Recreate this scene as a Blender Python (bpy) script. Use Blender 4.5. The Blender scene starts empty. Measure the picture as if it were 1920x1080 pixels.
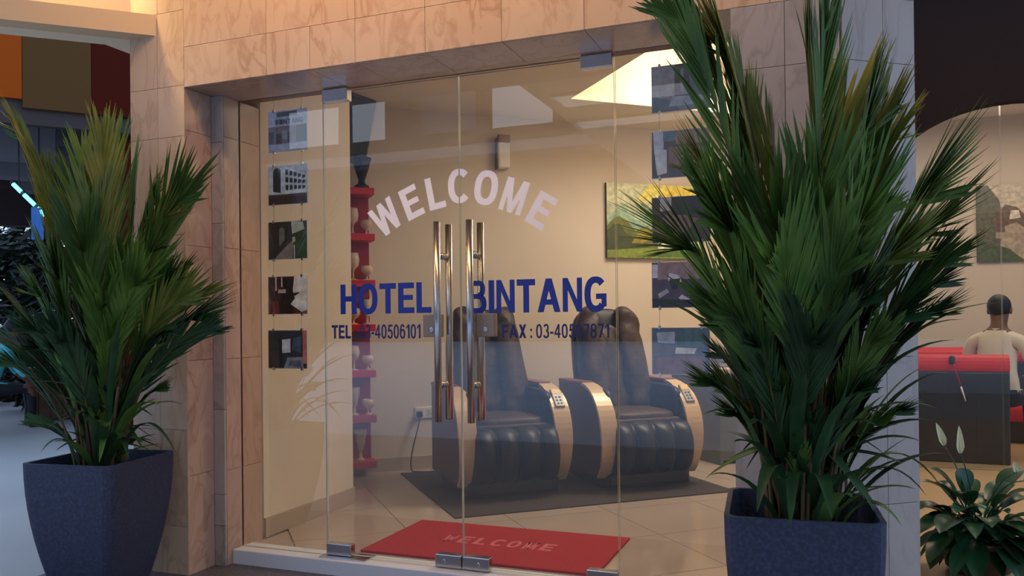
import bpy, bmesh, math, random
from mathutils import Vector, Matrix, Euler
random.seed(7)
S = bpy.context.scene
COL = S.collection
R = math.radians

# ------------------------------------------------------------------ camera
cam = bpy.data.cameras.new('camera')
co = bpy.data.objects.new('camera', cam); COL.objects.link(co)
cam.sensor_width = 36.0
cam.lens = 1547.35 / 1920 * 36
cam.shift_y = (599.1 - 540) / 1920
cam.clip_start = .05
PSI, RHO, PIT = .3717, .010714, .00302
_f = Vector((-math.sin(PSI), math.cos(PSI), 0)); _r = Vector((math.cos(PSI), math.sin(PSI), 0)); _u = Vector((0, 0, 1))
_f, _u = _f * math.cos(PIT) + _u * math.sin(PIT), _u * math.cos(PIT) - _f * math.sin(PIT)
_R = _r * math.cos(RHO) - _u * math.sin(RHO); _U = _u * math.cos(RHO) + _r * math.sin(RHO)
M = Matrix((( _R.x, _U.x, -_f.x, 0), (_R.y, _U.y, -_f.y, 0), (_R.z, _U.z, -_f.z, 1.117), (0, 0, 0, 1)))
co.matrix_world = M
S.camera = co

# ------------------------------------------------------------------ world, lights, exposure
w = bpy.data.worlds.new('world'); S.world = w; w.use_nodes = True
nt = w.node_tree; nt.nodes.clear()
out = nt.nodes.new('ShaderNodeOutputWorld'); bg = nt.nodes.new('ShaderNodeBackground')
tc = nt.nodes.new('ShaderNodeTexCoord'); sep = nt.nodes.new('ShaderNodeSeparateXYZ'); rp = nt.nodes.new('ShaderNodeValToRGB')
rp.color_ramp.elements[0].position = 0.0; rp.color_ramp.elements[0].color = (.54, .71, 1.0, 1)
rp.color_ramp.elements[1].position = .8; rp.color_ramp.elements[1].color = (.38, .53, .84, 1)
nt.links.new(tc.outputs['Generated'], sep.inputs[0]); nt.links.new(sep.outputs['Z'], rp.inputs[0])
nt.links.new(rp.outputs[0], bg.inputs[0]); bg.inputs[1].default_value = 2.0
nt.links.new(bg.outputs[0], out.inputs[0])

def area(name, loc, target, sx, sy, watts, color, spread=180):
    l = bpy.data.lights.new(name, 'AREA'); l.shape = 'RECTANGLE'; l.size = sx; l.size_y = sy
    l.energy = watts; l.color = color; l.spread = R(spread)
    o = bpy.data.objects.new(name, l); COL.objects.link(o); o.location = loc
    d = Vector(target) - Vector(loc); o.rotation_euler = d.to_track_quat('-Z', 'Y').to_euler()
    return o
WARM = (1.0, .56, .23); CREAM = (1.0, .86, .73)
# warm tube above the light trough on the left, warm canopy downlights in front of the lintel
def tube(name, a, b, watts, color, wid=.05, down=(0, 0, -1)):
    a, b = Vector(a), Vector(b)
    l = bpy.data.lights.new(name, 'AREA'); l.shape = 'RECTANGLE'; l.size = (b - a).length; l.size_y = wid; l.energy = watts; l.color = color
    o = bpy.data.objects.new(name, l); COL.objects.link(o)
    x = (b - a).normalized(); z = -Vector(down).normalized(); z = (z - x * z.dot(x)).normalized(); y = z.cross(x)
    o.matrix_world = Matrix(((x.x, y.x, z.x, (a.x + b.x) / 2), (x.y, y.y, z.y, (a.y + b.y) / 2), (x.z, y.z, z.z, (a.z + b.z) / 2), (0, 0, 0, 1)))
    return o
tube('cove_tube_light', (-5.32, 1.06, 2.99), (-3.275, 2.96, 2.99), 26, (1, .64, .26), .05, (.25, -.25, -.9))
area('canopy_downlight', (-2.0, 2.35, 3.36), (-1.9, 3.1, 2.5), 1.5, .15, 18, WARM)
area('canopy_downlight', (-.75, 2.35, 3.36), (-.75, 3.1, 2.5), .8, .15, 10, WARM)
# lobby: lamps hidden in the tray ceiling plus soft recessed panels
area('tray_light', (-.48, 5.99, 2.96), (-.48, 5.99, 3.3), 1.5, .9, 34, CREAM)
area('lobby_downlight', (-.48, 5.99, 3.27), (-.48, 5.99, 0), 1.4, .9, 44, CREAM, 150)
area('lobby_downlight', (-2.0, 4.5, 2.70), (-2.0, 4.5, 0), .5, .5, 4, CREAM)
# bistro on the right, cafe on the left
area('bistro_downlight', (1.6, 8.3, 2.95), (1.6, 8.6, 0), 1.6, 1.2, 32, (1, .82, .66))
area('bistro_downlight', (1.3, 4.9, 3.35), (1.2, 5.4, 0), .8, .8, 40, (1, .76, .5))

vs = S.view_settings
S.display_settings.display_device = 'sRGB'
vs.view_transform = 'Standard'; vs.look = 'None'; vs.gamma = 1.0; vs.use_curve_mapping = False
vs.exposure = 0.0
S.cycles.max_bounces = 10; S.cycles.transparent_max_bounces = 16; S.cycles.use_denoising = True
S.cycles.sample_clamp_indirect = 6.0

# ------------------------------------------------------------------ materials
def lin(c):
    return tuple(((x / 12.92) if x <= .04045 else ((x + .055) / 1.055) ** 2.4) for x in c)
def rgb(r, g, b): return lin((r / 255, g / 255, b / 255)) + (1,)
def mat(name, col, rough=.5, metal=0., spec=.5, noise=None, bump=None, emit=None, estr=1., coat=0., trans=0., vary=0.):
    m = bpy.data.materials.new(name); m.use_nodes = True
    n = m.node_tree.nodes; L = m.node_tree.links; b = n['Principled BSDF']
    b.inputs['Base Color'].default_value = col; b.inputs['Roughness'].default_value = rough
    b.inputs['Metallic'].default_value = metal; b.inputs['Specular IOR Level'].default_value = spec
    b.inputs['Coat Weight'].default_value = coat
    if 'leaf' in name: b.inputs['Specular IOR Level'].default_value = .3
    if emit: b.inputs['Emission Color'].default_value = emit; b.inputs['Emission Strength'].default_value = estr
    src = None
    if noise or bump or vary:
        t = n.new('ShaderNodeTexCoord')
    if noise:   # (scale, colour2, detail, lo, hi)
        nz = n.new('ShaderNodeTexNoise'); nz.inputs['Scale'].default_value = noise[0]; nz.inputs['Detail'].default_value = noise[2]
        L.new(t.outputs['Object'], nz.inputs['Vector'])
        r = n.new('ShaderNodeValToRGB'); r.color_ramp.elements[0].position = noise[3]; r.color_ramp.elements[1].position = noise[4]
        r.color_ramp.elements[0].color = col; r.color_ramp.elements[1].color = noise[1]
        L.new(nz.outputs[0], r.inputs[0]); src = r.outputs[0]
    if vary:
        oi = n.new('ShaderNodeObjectInfo'); hs = n.new('ShaderNodeHueSaturation'); mr = n.new('ShaderNodeMapRange')
        mr.inputs[3].default_value = 1 - vary; mr.inputs[4].default_value = 1 + vary
        L.new(oi.outputs['Random'], mr.inputs[0]); L.new(mr.outputs[0], hs.inputs['Value'])
        if src: L.new(src, hs.inputs['Color'])
        else: hs.inputs['Color'].default_value = col
        src = hs.outputs[0]
    if src: L.new(src, b.inputs['Base Color'])
    if bump:    # (scale, strength, distance)
        nb = n.new('ShaderNodeTexNoise'); nb.inputs['Scale'].default_value = bump[0]; nb.inputs['Detail'].default_value = 4
        L.new(t.outputs['Object'], nb.inputs['Vector'])
        bp = n.new('ShaderNodeBump'); bp.inputs['Strength'].default_value = bump[1]; bp.inputs['Distance'].default_value = bump[2]
        L.new(nb.outputs[0], bp.inputs['Height']); L.new(bp.outputs[0], b.inputs['Normal'])
    if trans:
        b.inputs['Transmission Weight'].default_value = trans
    return m

def marble(name, base, vein, pale, rough=.25):
    m = bpy.data.materials.new(name); m.use_nodes = True
    n = m.node_tree.nodes; L = m.node_tree.links; b = n['Principled BSDF']; b.inputs['Roughness'].default_value = rough
    t = n.new('ShaderNodeTexCoord'); oi = n.new('ShaderNodeObjectInfo'); mp = n.new('ShaderNodeMapping')
    mul = n.new('ShaderNodeVectorMath'); mul.operation = 'SCALE'; mul.inputs['Scale'].default_value = 37.0
    cb = n.new('ShaderNodeCombineXYZ')
    for i in range(3): L.new(oi.outputs['Random'], cb.inputs[i])
    L.new(cb.outputs[0], mul.inputs[0]); L.new(t.outputs['Object'], mp.inputs['Vector']); L.new(mul.outputs[0], mp.inputs['Location'])
    mp.inputs['Rotation'].default_value = (0, .5, 0); mp.inputs['Scale'].default_value = (1.5, 1.5, .6)
    n1 = n.new('ShaderNodeTexNoise'); n1.inputs['Scale'].default_value = 5.0; n1.inputs['Detail'].default_value = 8; n1.inputs['Distortion'].default_value = 1.3
    n2 = n.new('ShaderNodeTexNoise'); n2.inputs['Scale'].default_value = 2.2; n2.inputs['Detail'].default_value = 3
    L.new(mp.outputs[0], n1.inputs['Vector']); L.new(mp.outputs[0], n2.inputs['Vector'])
    r1 = n.new('ShaderNodeValToRGB'); e = r1.color_ramp.elements
    e[0].position = .36; e[0].color = base; e[1].position = .72; e[1].color = base
    x = e.new(.52); x.color = vein; x = e.new(.46); x.color = base; x = e.new(.58); x.color = base
    r2 = n.new('ShaderNodeValToRGB'); r2.color_ramp.elements[0].position = .35; r2.color_ramp.elements[1].position = .7
    r2.color_ramp.elements[0].color = (0, 0, 0, 1); r2.color_ramp.elements[1].color = (1, 1, 1, 1)
    mx = n.new('ShaderNodeMix'); mx.data_type = 'RGBA'
    L.new(n1.outputs[0], r1.inputs[0]); L.new(n2.outputs[0], r2.inputs[0])
    L.new(r2.outputs[0], mx.inputs[0]); L.new(r1.outputs[0], mx.inputs[6]); mx.inputs[7].default_value = pale
    hs = n.new('ShaderNodeHueSaturation'); mr = n.new('ShaderNodeMapRange'); mr.inputs[3].default_value = .95; mr.inputs[4].default_value = 1.04
    L.new(oi.outputs['Random'], mr.inputs[0]); L.new(mr.outputs[0], hs.inputs['Value']); L.new(mx.outputs[2], hs.inputs['Color'])
    L.new(hs.outputs[0], b.inputs['Base Color'])
    return m

def glass_mat(name, tint=(.97, .985, .975, 1), gain=2.3):
    m = bpy.data.materials.new(name); m.use_nodes = True
    n = m.node_tree.nodes; L = m.node_tree.links; n.clear()
    o = n.new('ShaderNodeOutputMaterial'); tr = n.new('ShaderNodeBsdfTransparent'); gl = n.new('ShaderNodeBsdfGlossy')
    tr.inputs[0].default_value = tint; gl.inputs['Roughness'].default_value = 0.0; gl.inputs['Color'].default_value = (1, 1, 1, 1)
    fr = n.new('ShaderNodeFresnel'); fr.inputs[0].default_value = 1.5
    ge = n.new('ShaderNodeNewGeometry'); a = n.new('ShaderNodeMath'); a.operation = 'SUBTRACT'; a.inputs[0].default_value = gain
    ml = n.new('ShaderNodeMath'); ml.operation = 'MULTIPLY'; k = n.new('ShaderNodeMath'); k.operation = 'MULTIPLY'; k.inputs[1].default_value = gain
    L.new(ge.outputs['Backfacing'], k.inputs[0]); L.new(k.outputs[0], a.inputs[1])
    ml.use_clamp = True
    L.new(fr.outputs[0], ml.inputs[0]); L.new(a.outputs[0], ml.inputs[1])
    mx = n.new('ShaderNodeMixShader'); L.new(ml.outputs[0], mx.inputs[0]); L.new(tr.outputs[0], mx.inputs[1]); L.new(gl.outputs[0], mx.inputs[2])
    L.new(mx.outputs[0], o.inputs[0]); return m

MARB = marble('pink_beige_marble', rgb(199, 167, 136), rgb(178, 140, 108), rgb(205, 177, 148))
MARB_SHADE = marble('shaded_marble', rgb(180, 150, 134), rgb(160, 126, 108), rgb(186, 158, 142), .2)  # same marble, browner: shade of jamb and soffit put into its colour
MARB_COOL = marble('cool_lit_marble', rgb(162, 150, 144), rgb(142, 130, 124), rgb(170, 159, 152), .3)  # same marble, greyer: the missing warm light is put into its colour
GROUT = mat('grout', rgb(140, 110, 90), .9)
GLASS = glass_mat('clear_glass')
EDGE = mat('glass_edge', rgb(190, 200, 190), .15, spec=.8)
STEEL = mat('brushed_steel', rgb(190, 188, 190), .22, metal=1.)
STEEL_D = mat('satin_steel', rgb(142, 128, 118), .45, metal=.4)
WALLC = mat('cream_paint', rgb(216, 204, 187), .75, noise=(1.5, rgb(211, 198, 180), 2, .3, .7))
CEILC = mat('ceiling_paint', rgb(236, 222, 196), .8)
BASEB = mat('baseboard_tile', rgb(176, 160, 144), .35)
TILE = mat('polished_floor_tile', rgb(182, 166, 156), .10, noise=(2.2, rgb(174, 157, 146), 3, .3, .7), vary=.02)
TILEG = mat('tile_joint', rgb(170, 154, 144), .8)
SILL = mat('white_sill_paint', rgb(205, 208, 216), .45)
PAVE = mat('pale_paving', rgb(176, 174, 172), .35, noise=(.8, rgb(162, 161, 160), 4, .35, .7))
APRON = mat('dark_granite', rgb(96, 92, 98), .45, noise=(60, rgb(70, 68, 76), 3, .4, .6))
ROAD = mat('pale_road', rgb(220, 222, 226), .8, noise=(1.0, rgb(206, 210, 216), 4, .3, .7))
BLUE = mat('blue_vinyl', rgb(24, 48, 150), .4)
NAVY = mat('navy_vinyl', rgb(26, 30, 100), .4)
WHITEV = mat('white_vinyl', rgb(250, 244, 250), .5, emit=None)
WHITEP = mat('white_plastic', rgb(232, 226, 216), .4)
BLACK = mat('black_plastic', rgb(24, 22, 24), .35)
RED = mat('red_lacquer', rgb(196, 22, 30), .35)
RED_D = mat('dark_red_lacquer', rgb(150, 20, 28), .4)
MATRED = mat('red_coir', rgb(178, 42, 52), .95, noise=(180, rgb(156, 34, 44), 3, .35, .65), bump=(400, .5, .004))
MATTXT = mat('faded_pink_print', rgb(206, 104, 108), .95)
MATDK = mat('charcoal_carpet', rgb(60, 52, 52), .95, noise=(60, rgb(50, 44, 45), 2, .35, .65))
POT = mat('charcoal_fibrestone', rgb(36, 44, 68), .65, noise=(80, rgb(50, 62, 92), 5, .45, .72), bump=(120, .5, .004))
SOIL = mat('potting_soil', rgb(34, 26, 20), .95, bump=(60, .8, .01))
LEATHER = mat('dark_brown_leather', rgb(74, 58, 46), .5, spec=.28, noise=(14, rgb(56, 44, 37), 4, .3, .7), bump=(20, .35, .014))
LEATHER_B = mat('black_leather', rgb(24, 23, 28), .42, spec=.3)
BROWNP = mat('brown_side_panel', rgb(82, 64, 58), .4)
GOLD = mat('champagne_trim', rgb(206, 178, 138), .32, metal=.15)
CAPW = mat('rosewood_cap', rgb(120, 72, 54), .35)
PANELG = mat('grey_control_panel', rgb(150, 142, 130), .3)
YELLOWP = mat('yellow_label', rgb(216, 176, 70), .4)
GOBLET = mat('frosted_glass', rgb(236, 214, 196), .18, trans=.35)
URN = mat('dark_bronze', rgb(40, 32, 30), .35, metal=.4)
CABLEM = mat('dark_cable', rgb(40, 36, 38), .5)
WIRE = mat('thin_wire', rgb(140, 126, 108), .4, metal=.6)
ACRYL = mat('pale_mount_board', rgb(206, 204, 206), .25)
MAROON = mat('maroon_panel', rgb(70, 20, 8), .9, spec=.1)
ORANGE = mat('orange_panel', rgb(158, 70, 16), .9, spec=.1)
UMBER = mat('umber_panel', rgb(90, 62, 34), .9, spec=.1)
GREYB = mat('grey_ceiling_box', rgb(110, 108, 116), .7)
DARKB = mat('dark_brown_board', rgb(52, 38, 36), .7)
VAL = mat('dark_valance_paint', rgb(27, 14, 12), .85, spec=.2)
BISTW = mat('bistro_wall_paint', rgb(206, 186, 162), .8)
BISTF = mat('tan_floor', rgb(196, 160, 112), .3)
BOOTHR = mat('red_vinyl', rgb(206, 30, 12), .5, spec=.3)
BOOTHK = mat('black_vinyl', rgb(22, 22, 26), .5)
WOOD = mat('brown_wood', rgb(112, 78, 56), .6, noise=(8, rgb(88, 58, 40), 4, .3, .7))
SKIN = mat('skin', rgb(120, 82, 62), .6)
HAIR = mat('black_hair', rgb(18, 15, 15), .6)
SHIRTC = mat('cream_shirt', rgb(222, 206, 178), .8)
SHIRTB = mat('turquoise_shirt', rgb(92, 206, 214), .8)
TROUS = mat('dark_trousers', rgb(28, 28, 36), .8)
LED = mat('cyan_lamp', rgb(60, 230, 240), .4, emit=(.10, .85, .95, 1), estr=5)
BLUEP = mat('blue_post_paint', rgb(50, 110, 180), .5)
CONC = mat('street_building_render', rgb(96, 92, 94), .8)
LITW = mat('lit_shop_window', rgb(240, 236, 226), .5, emit=(1, .96, .92, 1), estr=.5)

def leafmat(name, a, b, rough=.38):
    m = mat(name, a, rough, noise=(6, b, 2, .35, .65), vary=.28)
    m.node_tree.nodes['Principled BSDF'].inputs['Subsurface Weight'].default_value = 0
    return m
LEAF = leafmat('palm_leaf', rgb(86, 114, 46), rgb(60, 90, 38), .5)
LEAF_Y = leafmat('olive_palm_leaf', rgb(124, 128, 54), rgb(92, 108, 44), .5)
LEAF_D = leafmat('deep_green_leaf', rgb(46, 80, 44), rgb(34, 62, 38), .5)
STALK = mat('palm_stalk', rgb(92, 84, 48), .6, noise=(10, rgb(92, 50, 38), 3, .4, .7))
LILY = leafmat('peace_lily_leaf', rgb(36, 76, 44), rgb(28, 60, 38), .3)
SPATHE = mat('pale_spathe', rgb(214, 216, 176), .5)
FAR_LEAF = leafmat('hedge_leaf', rgb(36, 48, 32), rgb(24, 34, 26))

# ------------------------------------------------------------------ mesh helpers
class MB:
    def __init__(s): s.v = []; s.f = []; s.m = []
    def add(s, vs, fs, mi=0):
        o = len(s.v); s.v += [tuple(v) for v in vs]; s.f += [tuple(i + o for i in f) for f in fs]; s.m += [mi] * len(fs)
    def box(s, a, b, mi=0, mt=None):
        (x0, y0, z0), (x1, y1, z1) = a, b
        vs = [Vector(p) for p in ((x0, y0, z0), (x1, y0, z0), (x1, y1, z0), (x0, y1, z0), (x0, y0, z1), (x1, y0, z1), (x1, y1, z1), (x0, y1, z1))]
        if mt: vs = [mt @ v for v in vs]
        s.add(vs, [(0, 3, 2, 1), (4, 5, 6, 7), (0, 1, 5, 4), (1, 2, 6, 5), (2, 3, 7, 6), (3, 0, 4, 7)], mi)
    def prism(s, poly, ax, a, b, mi=0, mt=None):
        # poly in the two other axes (cyclic order), extruded along ax from a to b
        def P(u, v, t): return Vector((t, u, v)) if ax == 0 else Vector((v, t, u)) if ax == 1 else Vector((u, v, t))
        n = len(poly); vs = [P(u, v, a) for u, v in poly] + [P(u, v, b) for u, v in poly]
        if mt: vs = [mt @ q for q in vs]
        s.add(vs, [tuple(range(n - 1, -1, -1)), tuple(range(n, 2 * n))] + [(i, (i + 1) % n, n + (i + 1) % n, n + i) for i in range(n)], mi)
    def lathe(s, prof, c=(0, 0, 0), n=16, mi=0):
        vs = []; fs = []
        for r, z in prof:
            for k in range(n):
                a = 2 * math.pi * k / n; vs.append((c[0] + r * math.cos(a), c[1] + r * math.sin(a), c[2] + z))
        for i in range(len(prof) - 1):
            for k in range(n):
                fs.append((i * n + k, i * n + (k + 1) % n, (i + 1) * n + (k + 1) % n, (i + 1) * n + k))
        fs.append(tuple(range(n - 1, -1, -1))); q = (len(prof) - 1) * n; fs.append(tuple(range(q, q + n)))
        s.add(vs, fs, mi)
    def tube(s, pts, r, n=8, mi=0):
        pts = [Vector(p) for p in pts]; rs = r if isinstance(r, (list, tuple)) else [r] * len(pts)
        vs = []; fs = []; up = Vector((0, 0, 1)); prev = None
        for i, p in enumerate(pts):
            t = (pts[min(i + 1, len(pts) - 1)] - pts[max(i - 1, 0)]).normalized()
            if prev is None: a = t.cross(up) if abs(t.z) < .95 else t.cross(Vector((1, 0, 0)))
            else: a = prev - t * prev.dot(t)
            a.normalize(); prev = a; b = t.cross(a)
            for k in range(n):
                an = 2 * math.pi * k / n; vs.append(p + (a * math.cos(an) + b * math.sin(an)) * rs[i])
        for i in range(len(pts) - 1):
            for k in range(n): fs.append((i * n + k, i * n + (k + 1) % n, (i + 1) * n + (k + 1) % n, (i + 1) * n + k))
        fs.append(tuple(range(n - 1, -1, -1))); q = (len(pts) - 1) * n; fs.append(tuple(range(q, q + n)))
        s.add(vs, fs, mi)
    def superq(s, c, r, e1=.4, e2=.4, nu=24, nv=14, mi=0, fn=None):
        def sp(x, e): return math.copysign(abs(x) ** e, x)
        vs = []; fs = []
        for j in range(nv + 1):
            ph = -math.pi / 2 + math.pi * j / nv
            for i in range(nu):
                th = 2 * math.pi * i / nu
                p = Vector((sp(math.cos(ph), e1) * sp(math.cos(th), e2), sp(math.cos(ph), e1) * sp(math.sin(th), e2), sp(math.sin(ph), e1)))
                q = Vector((c[0] + p.x * r[0], c[1] + p.y * r[1], c[2] + p.z * r[2]))
                vs.append(fn(q, p) if fn else q)
        for j in range(nv):
            for i in range(nu): fs.append((j * nu + i, j * nu + (i + 1) % nu, (j + 1) * nu + (i + 1) % nu, (j + 1) * nu + i))
        s.add(vs, fs, mi)
    def build(s, name, mats, parent=None, loc=None, rz=0, smooth=False, bevel=0, merge=False):
        me = bpy.data.meshes.new(name); me.from_pydata(s.v, [], s.f)
        ms = mats if isinstance(mats, (list, tuple)) else [mats]
        for m in ms: me.materials.append(m)
        me.polygons.foreach_set('material_index', s.m)
        bm = bmesh.new(); bm.from_mesh(me)
        if merge: bmesh.ops.remove_doubles(bm, verts=bm.verts, dist=1e-5)
        bmesh.ops.recalc_face_normals(bm, faces=bm.faces)
        if bevel: bmesh.ops.bevel(bm, geom=list(bm.edges), offset=bevel, segments=2, affect='EDGES', profile=.5)
        bm.to_mesh(me); bm.free()
        if smooth: me.polygons.foreach_set('use_smooth', [True] * len(me.polygons))
        return link(name, me, parent, loc, rz)
def link(name, me, parent=None, loc=None, rz=0):
    o = bpy.data.objects.new(name, me); COL.objects.link(o)
    if parent: o.parent = parent
    if loc: o.location = loc
    if rz: o.rotation_euler[2] = rz
    return o
def tag(o, label=None, cat=None, group=None, kind=None):
    if label: o['label'] = label
    if cat: o['category'] = cat
    if group: o['group'] = group
    if kind: o['kind'] = kind
    return o
def empty(name, loc=(0, 0, 0), rz=0):
    o = bpy.data.objects.new(name, None); COL.objects.link(o); o.location = loc; o.rotation_euler[2] = rz; return o
def bx(name, a, b, m, parent=None, bevel=0, mt=None, **k):
    q = MB(); q.box(a, b, 0, mt); return q.build(name, m, parent, bevel=bevel, **k)
def struct(o): o['kind'] = 'structure'; return o
def frame(o, x, y):   # matrix with local axes: x, y horizontal unit vectors
    return Matrix(((x[0], y[0], 0, o[0]), (x[1], y[1], 0, o[1]), (0, 0, 1, o[2]), (0, 0, 0, 1)))

# ------------------------------------------------------------------ key dimensions (metres; z = 0 is the lobby floor)
GY = 3.40            # plane of the glass doors
FY = 3.09            # plane of the marble lintel and columns
GZ = -.075           # outdoor paving level
JX = -2.865          # left jamb
W1 = Vector((.747, .665, 0)); N1 = Vector((.665, -.747, 0))    # lobby grid: along the back wall / out of the back wall
BP = Vector((-3.0, 5.6, 0))                                     # a point on the back wall
BACK = frame(BP, W1, -N1)                                       # local x along the wall, y into the wall

# ---- ground
struct(bx('ground', (-80, -70, GZ - .3), (70, 24, GZ - .1), ROAD))
struct(bx('pavement', (-14, -.9, GZ - .1), (8, 3.6, GZ), PAVE))
struct(bx('trim_1', (-3.55, 2.35, GZ), (-.2, 3.32, GZ + .006), APRON))
# cafe side paving and the dark lane beyond it
q = MB(); q.prism([(-14, 3.6), (-3.2, 3.6), (-3.2, 5.0), (-9.8, 12.2), (-14, 9)], 2, GZ - .1, GZ); struct(q.build('pavement', PAVE))

# ---- facade: core, then marble panels one by one
def panel(parent, o, u, v, wdt, hgt, m, t=.014, gap=.002):
    # o corner, u / v unit directions, panel proud along u x v
    n_ = Vector(u).cross(Vector(v)); q = MB()
    c = Vector(o) + Vector(u) * wdt / 2 + Vector(v) * hgt / 2
    a = wdt / 2 - gap / 2; b = hgt / 2 - gap / 2
    pts = [(-a, -b), (a, -b), (a, b), (-a, b)]; U = Vector(u); V = Vector(v)
    vs = [U * x + V * y for x, y in pts] + [U * x + V * y + n_ * t for x, y in pts]
    q.add(vs, [(0, 3, 2, 1), (4, 5, 6, 7), (0, 1, 5, 4), (1, 2, 6, 5), (2, 3, 7, 6), (3, 0, 4, 7)])
    return q.build('panel', m, parent, loc=c)
TK = .014
q = MB()
q.box((JX + .0, FY + TK, 2.25 + TK), (.03, 3.50, 3.4)); q.box((-3.2, FY + TK, GZ), (JX - TK, 3.55, 3.4))
wf = struct(q.build('wall_front', GROUT))
xs = [JX, -2.39, -2.155, -1.922, -1.582, -1.237, -.891, -.545, -.2, .03]
zs = [2.25, 2.441, 2.90, 3.4]
for j in range(3):
    if j == 1: jx = [JX, -2.39, -1.922, -1.582, -1.237, -.891, -.545, -.2, .03]
    else: jx = xs
    for i in range(len(jx) - 1):
        panel(wf, (jx[i], FY + TK, zs[j]), (1, 0, 0), (0, 0, 1), jx[i + 1] - jx[i], zs[j + 1] - zs[j], MARB)
# left column front (two strips) and its jamb
cz = [GZ, .16, .62, 1.08, 1.55, 2.02, 2.262, 2.62, 3.4]
for a, b in ((-3.2, -3.027), (-3.027, JX)):
    for i in range(len(cz) - 1): panel(wf, (a, FY + TK, cz[i]), (1, 0, 0), (0, 0, 1), b - a, cz[i + 1] - cz[i], MARB)
for i in range(len(cz) - 1): panel(wf, (-3.2 , 3.55, cz[i]), (0, -1, 0), (0, 0, 1), 3.55 - FY - TK, cz[i + 1] - cz[i], MARB)
jz = [GZ, .40, .95, 1.50, 2.05, 2.25]
for i in range(len(jz) - 1): panel(wf, (JX - TK, FY, jz[i]), (0, 1, 0), (0, 0, 1), .18, jz[i + 1] - jz[i], MARB_SHADE)
# soffit of the recess
for i in range(len(xs) - 1): panel(wf, (xs[i], FY + .32, 2.25 + TK), (1, 0, 0), (0, -1, 0), xs[i + 1] - xs[i], .305, MARB_SHADE)
# narrow pilaster strip beside the glass, running on behind it
q = MB(); q.box((JX - TK, 3.27 + TK, GZ), (-2.80 - TK, 3.56, 2.26)); pl = struct(q.build('trim_2', GROUT))
pz = [GZ, .128, .281, .70, 1.111, 1.62, 2.02, 2.25]
for i in range(len(pz) - 1): panel(pl, (JX, 3.27 + TK, pz[i]), (1, 0, 0), (0, 0, 1), .065, pz[i + 1] - pz[i], MARB_COOL)
for i in range(len(jz) - 1): panel(pl, (-2.80 - TK, 3.285, jz[i]), (0, 1, 0), (0, 0, 1), .27, jz[i + 1] - jz[i], MARB_SHADE)

# right column: front face, and an invented right-turned face that stays in shade
q = MB(); q.prism([(-.338 + TK, FY + TK), (.03, FY + TK), (.27 - .008, FY + .18 + .011), (.26, 3.52), (-.338 + TK, 3.52)], 2, GZ, 3.4)
cr = struct(q.build('wall_pillar', GROUT))
rz_ = [GZ, .46, .98, 1.50, 2.02, 2.25, 2.62, 3.4]
for i in range(len(rz_) - 1):
    top = rz_[i] >= 2.25
    if not top:
        panel(cr, (-.338, FY + TK, rz_[i]), (1, 0, 0), (0, 0, 1), .186, rz_[i + 1] - rz_[i], MARB_COOL)
        panel(cr, (-.152, FY + TK, rz_[i]), (1, 0, 0), (0, 0, 1), .182, rz_[i + 1] - rz_[i], MARB_COOL)
    u = Vector((.24, .18, 0)); L_ = u.length; u.normalize()
    panel(cr, (.03, FY + TK, rz_[i]), u, (0, 0, 1), L_ * .56, rz_[i + 1] - rz_[i], MARB_COOL)
    panel(cr, Vector((.03, FY + TK, rz_[i])) + u * L_ * .56, u, (0, 0, 1), L_ * .44, rz_[i + 1] - rz_[i], MARB_COOL)
for i in range(len(rz_) - 3): panel(cr, (-.338 + TK, 3.52, rz_[i]), (0, -1, 0), (0, 0, 1), 3.52 - FY, rz_[i + 1] - rz_[i], MARB_COOL)

# sill under the glass
struct(bx('trim_3', (-2.80, 3.32, GZ), (-.338, 3.47, .0), SILL, bevel=.004))

# ---- light trough (bulkhead) coming forward from the left column
T1 = Vector((-.731, -.682, 0)); T1.normalize()
A0 = Vector((-3.035, FY, 0)); B0 = Vector((-3.192, FY, 0)); A1 = A0 + T1 * 3.6; B1 = B0 + T1 * 3.5; C0 = Vector((-3.066, FY, 0)); C1 = C0 + T1 * 3.6
def xy(*p): return [(v.x, v.y) for v in p]
q = MB(); q.prism(xy(A0, A1, B1, B0), 2, 2.518, 2.540); q.prism(xy(A0, A1, C1, C0), 2, 2.540, 2.618)
struct(q.build('trim_4', mat('bulkhead_paint', rgb(214, 184, 144), .7)))
q = MB(); D0 = Vector((-3.36, FY, 0)); q.prism(xy(B0, B1, D0 + T1 * 3.5, D0), 2, 2.518, 3.4)
q.prism(xy(Vector((-3.2, FY, 0)), D0, Vector((-3.36, 3.5, 0)), Vector((-3.2, 3.5, 0))), 2, 2.518, 3.4)
struct(q.build('wall_bulkhead', mat('bulkhead_cream', rgb(236, 216, 180), .7)))
# unseen canopy, added and sized to shade the entrance and darken reflections
struct(bx('ceiling', (-2.8, -7.0, 3.4), (3.6, 3.5, 3.55), CEILC))
struct(bx('ceiling', (-6.5, .9, 3.4), (-2.8, 3.5, 3.55), CEILC))
struct(bx('ceiling', (.30, 3.5, 3.4), (3.6, 5.6, 3.55), CEILC))

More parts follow.
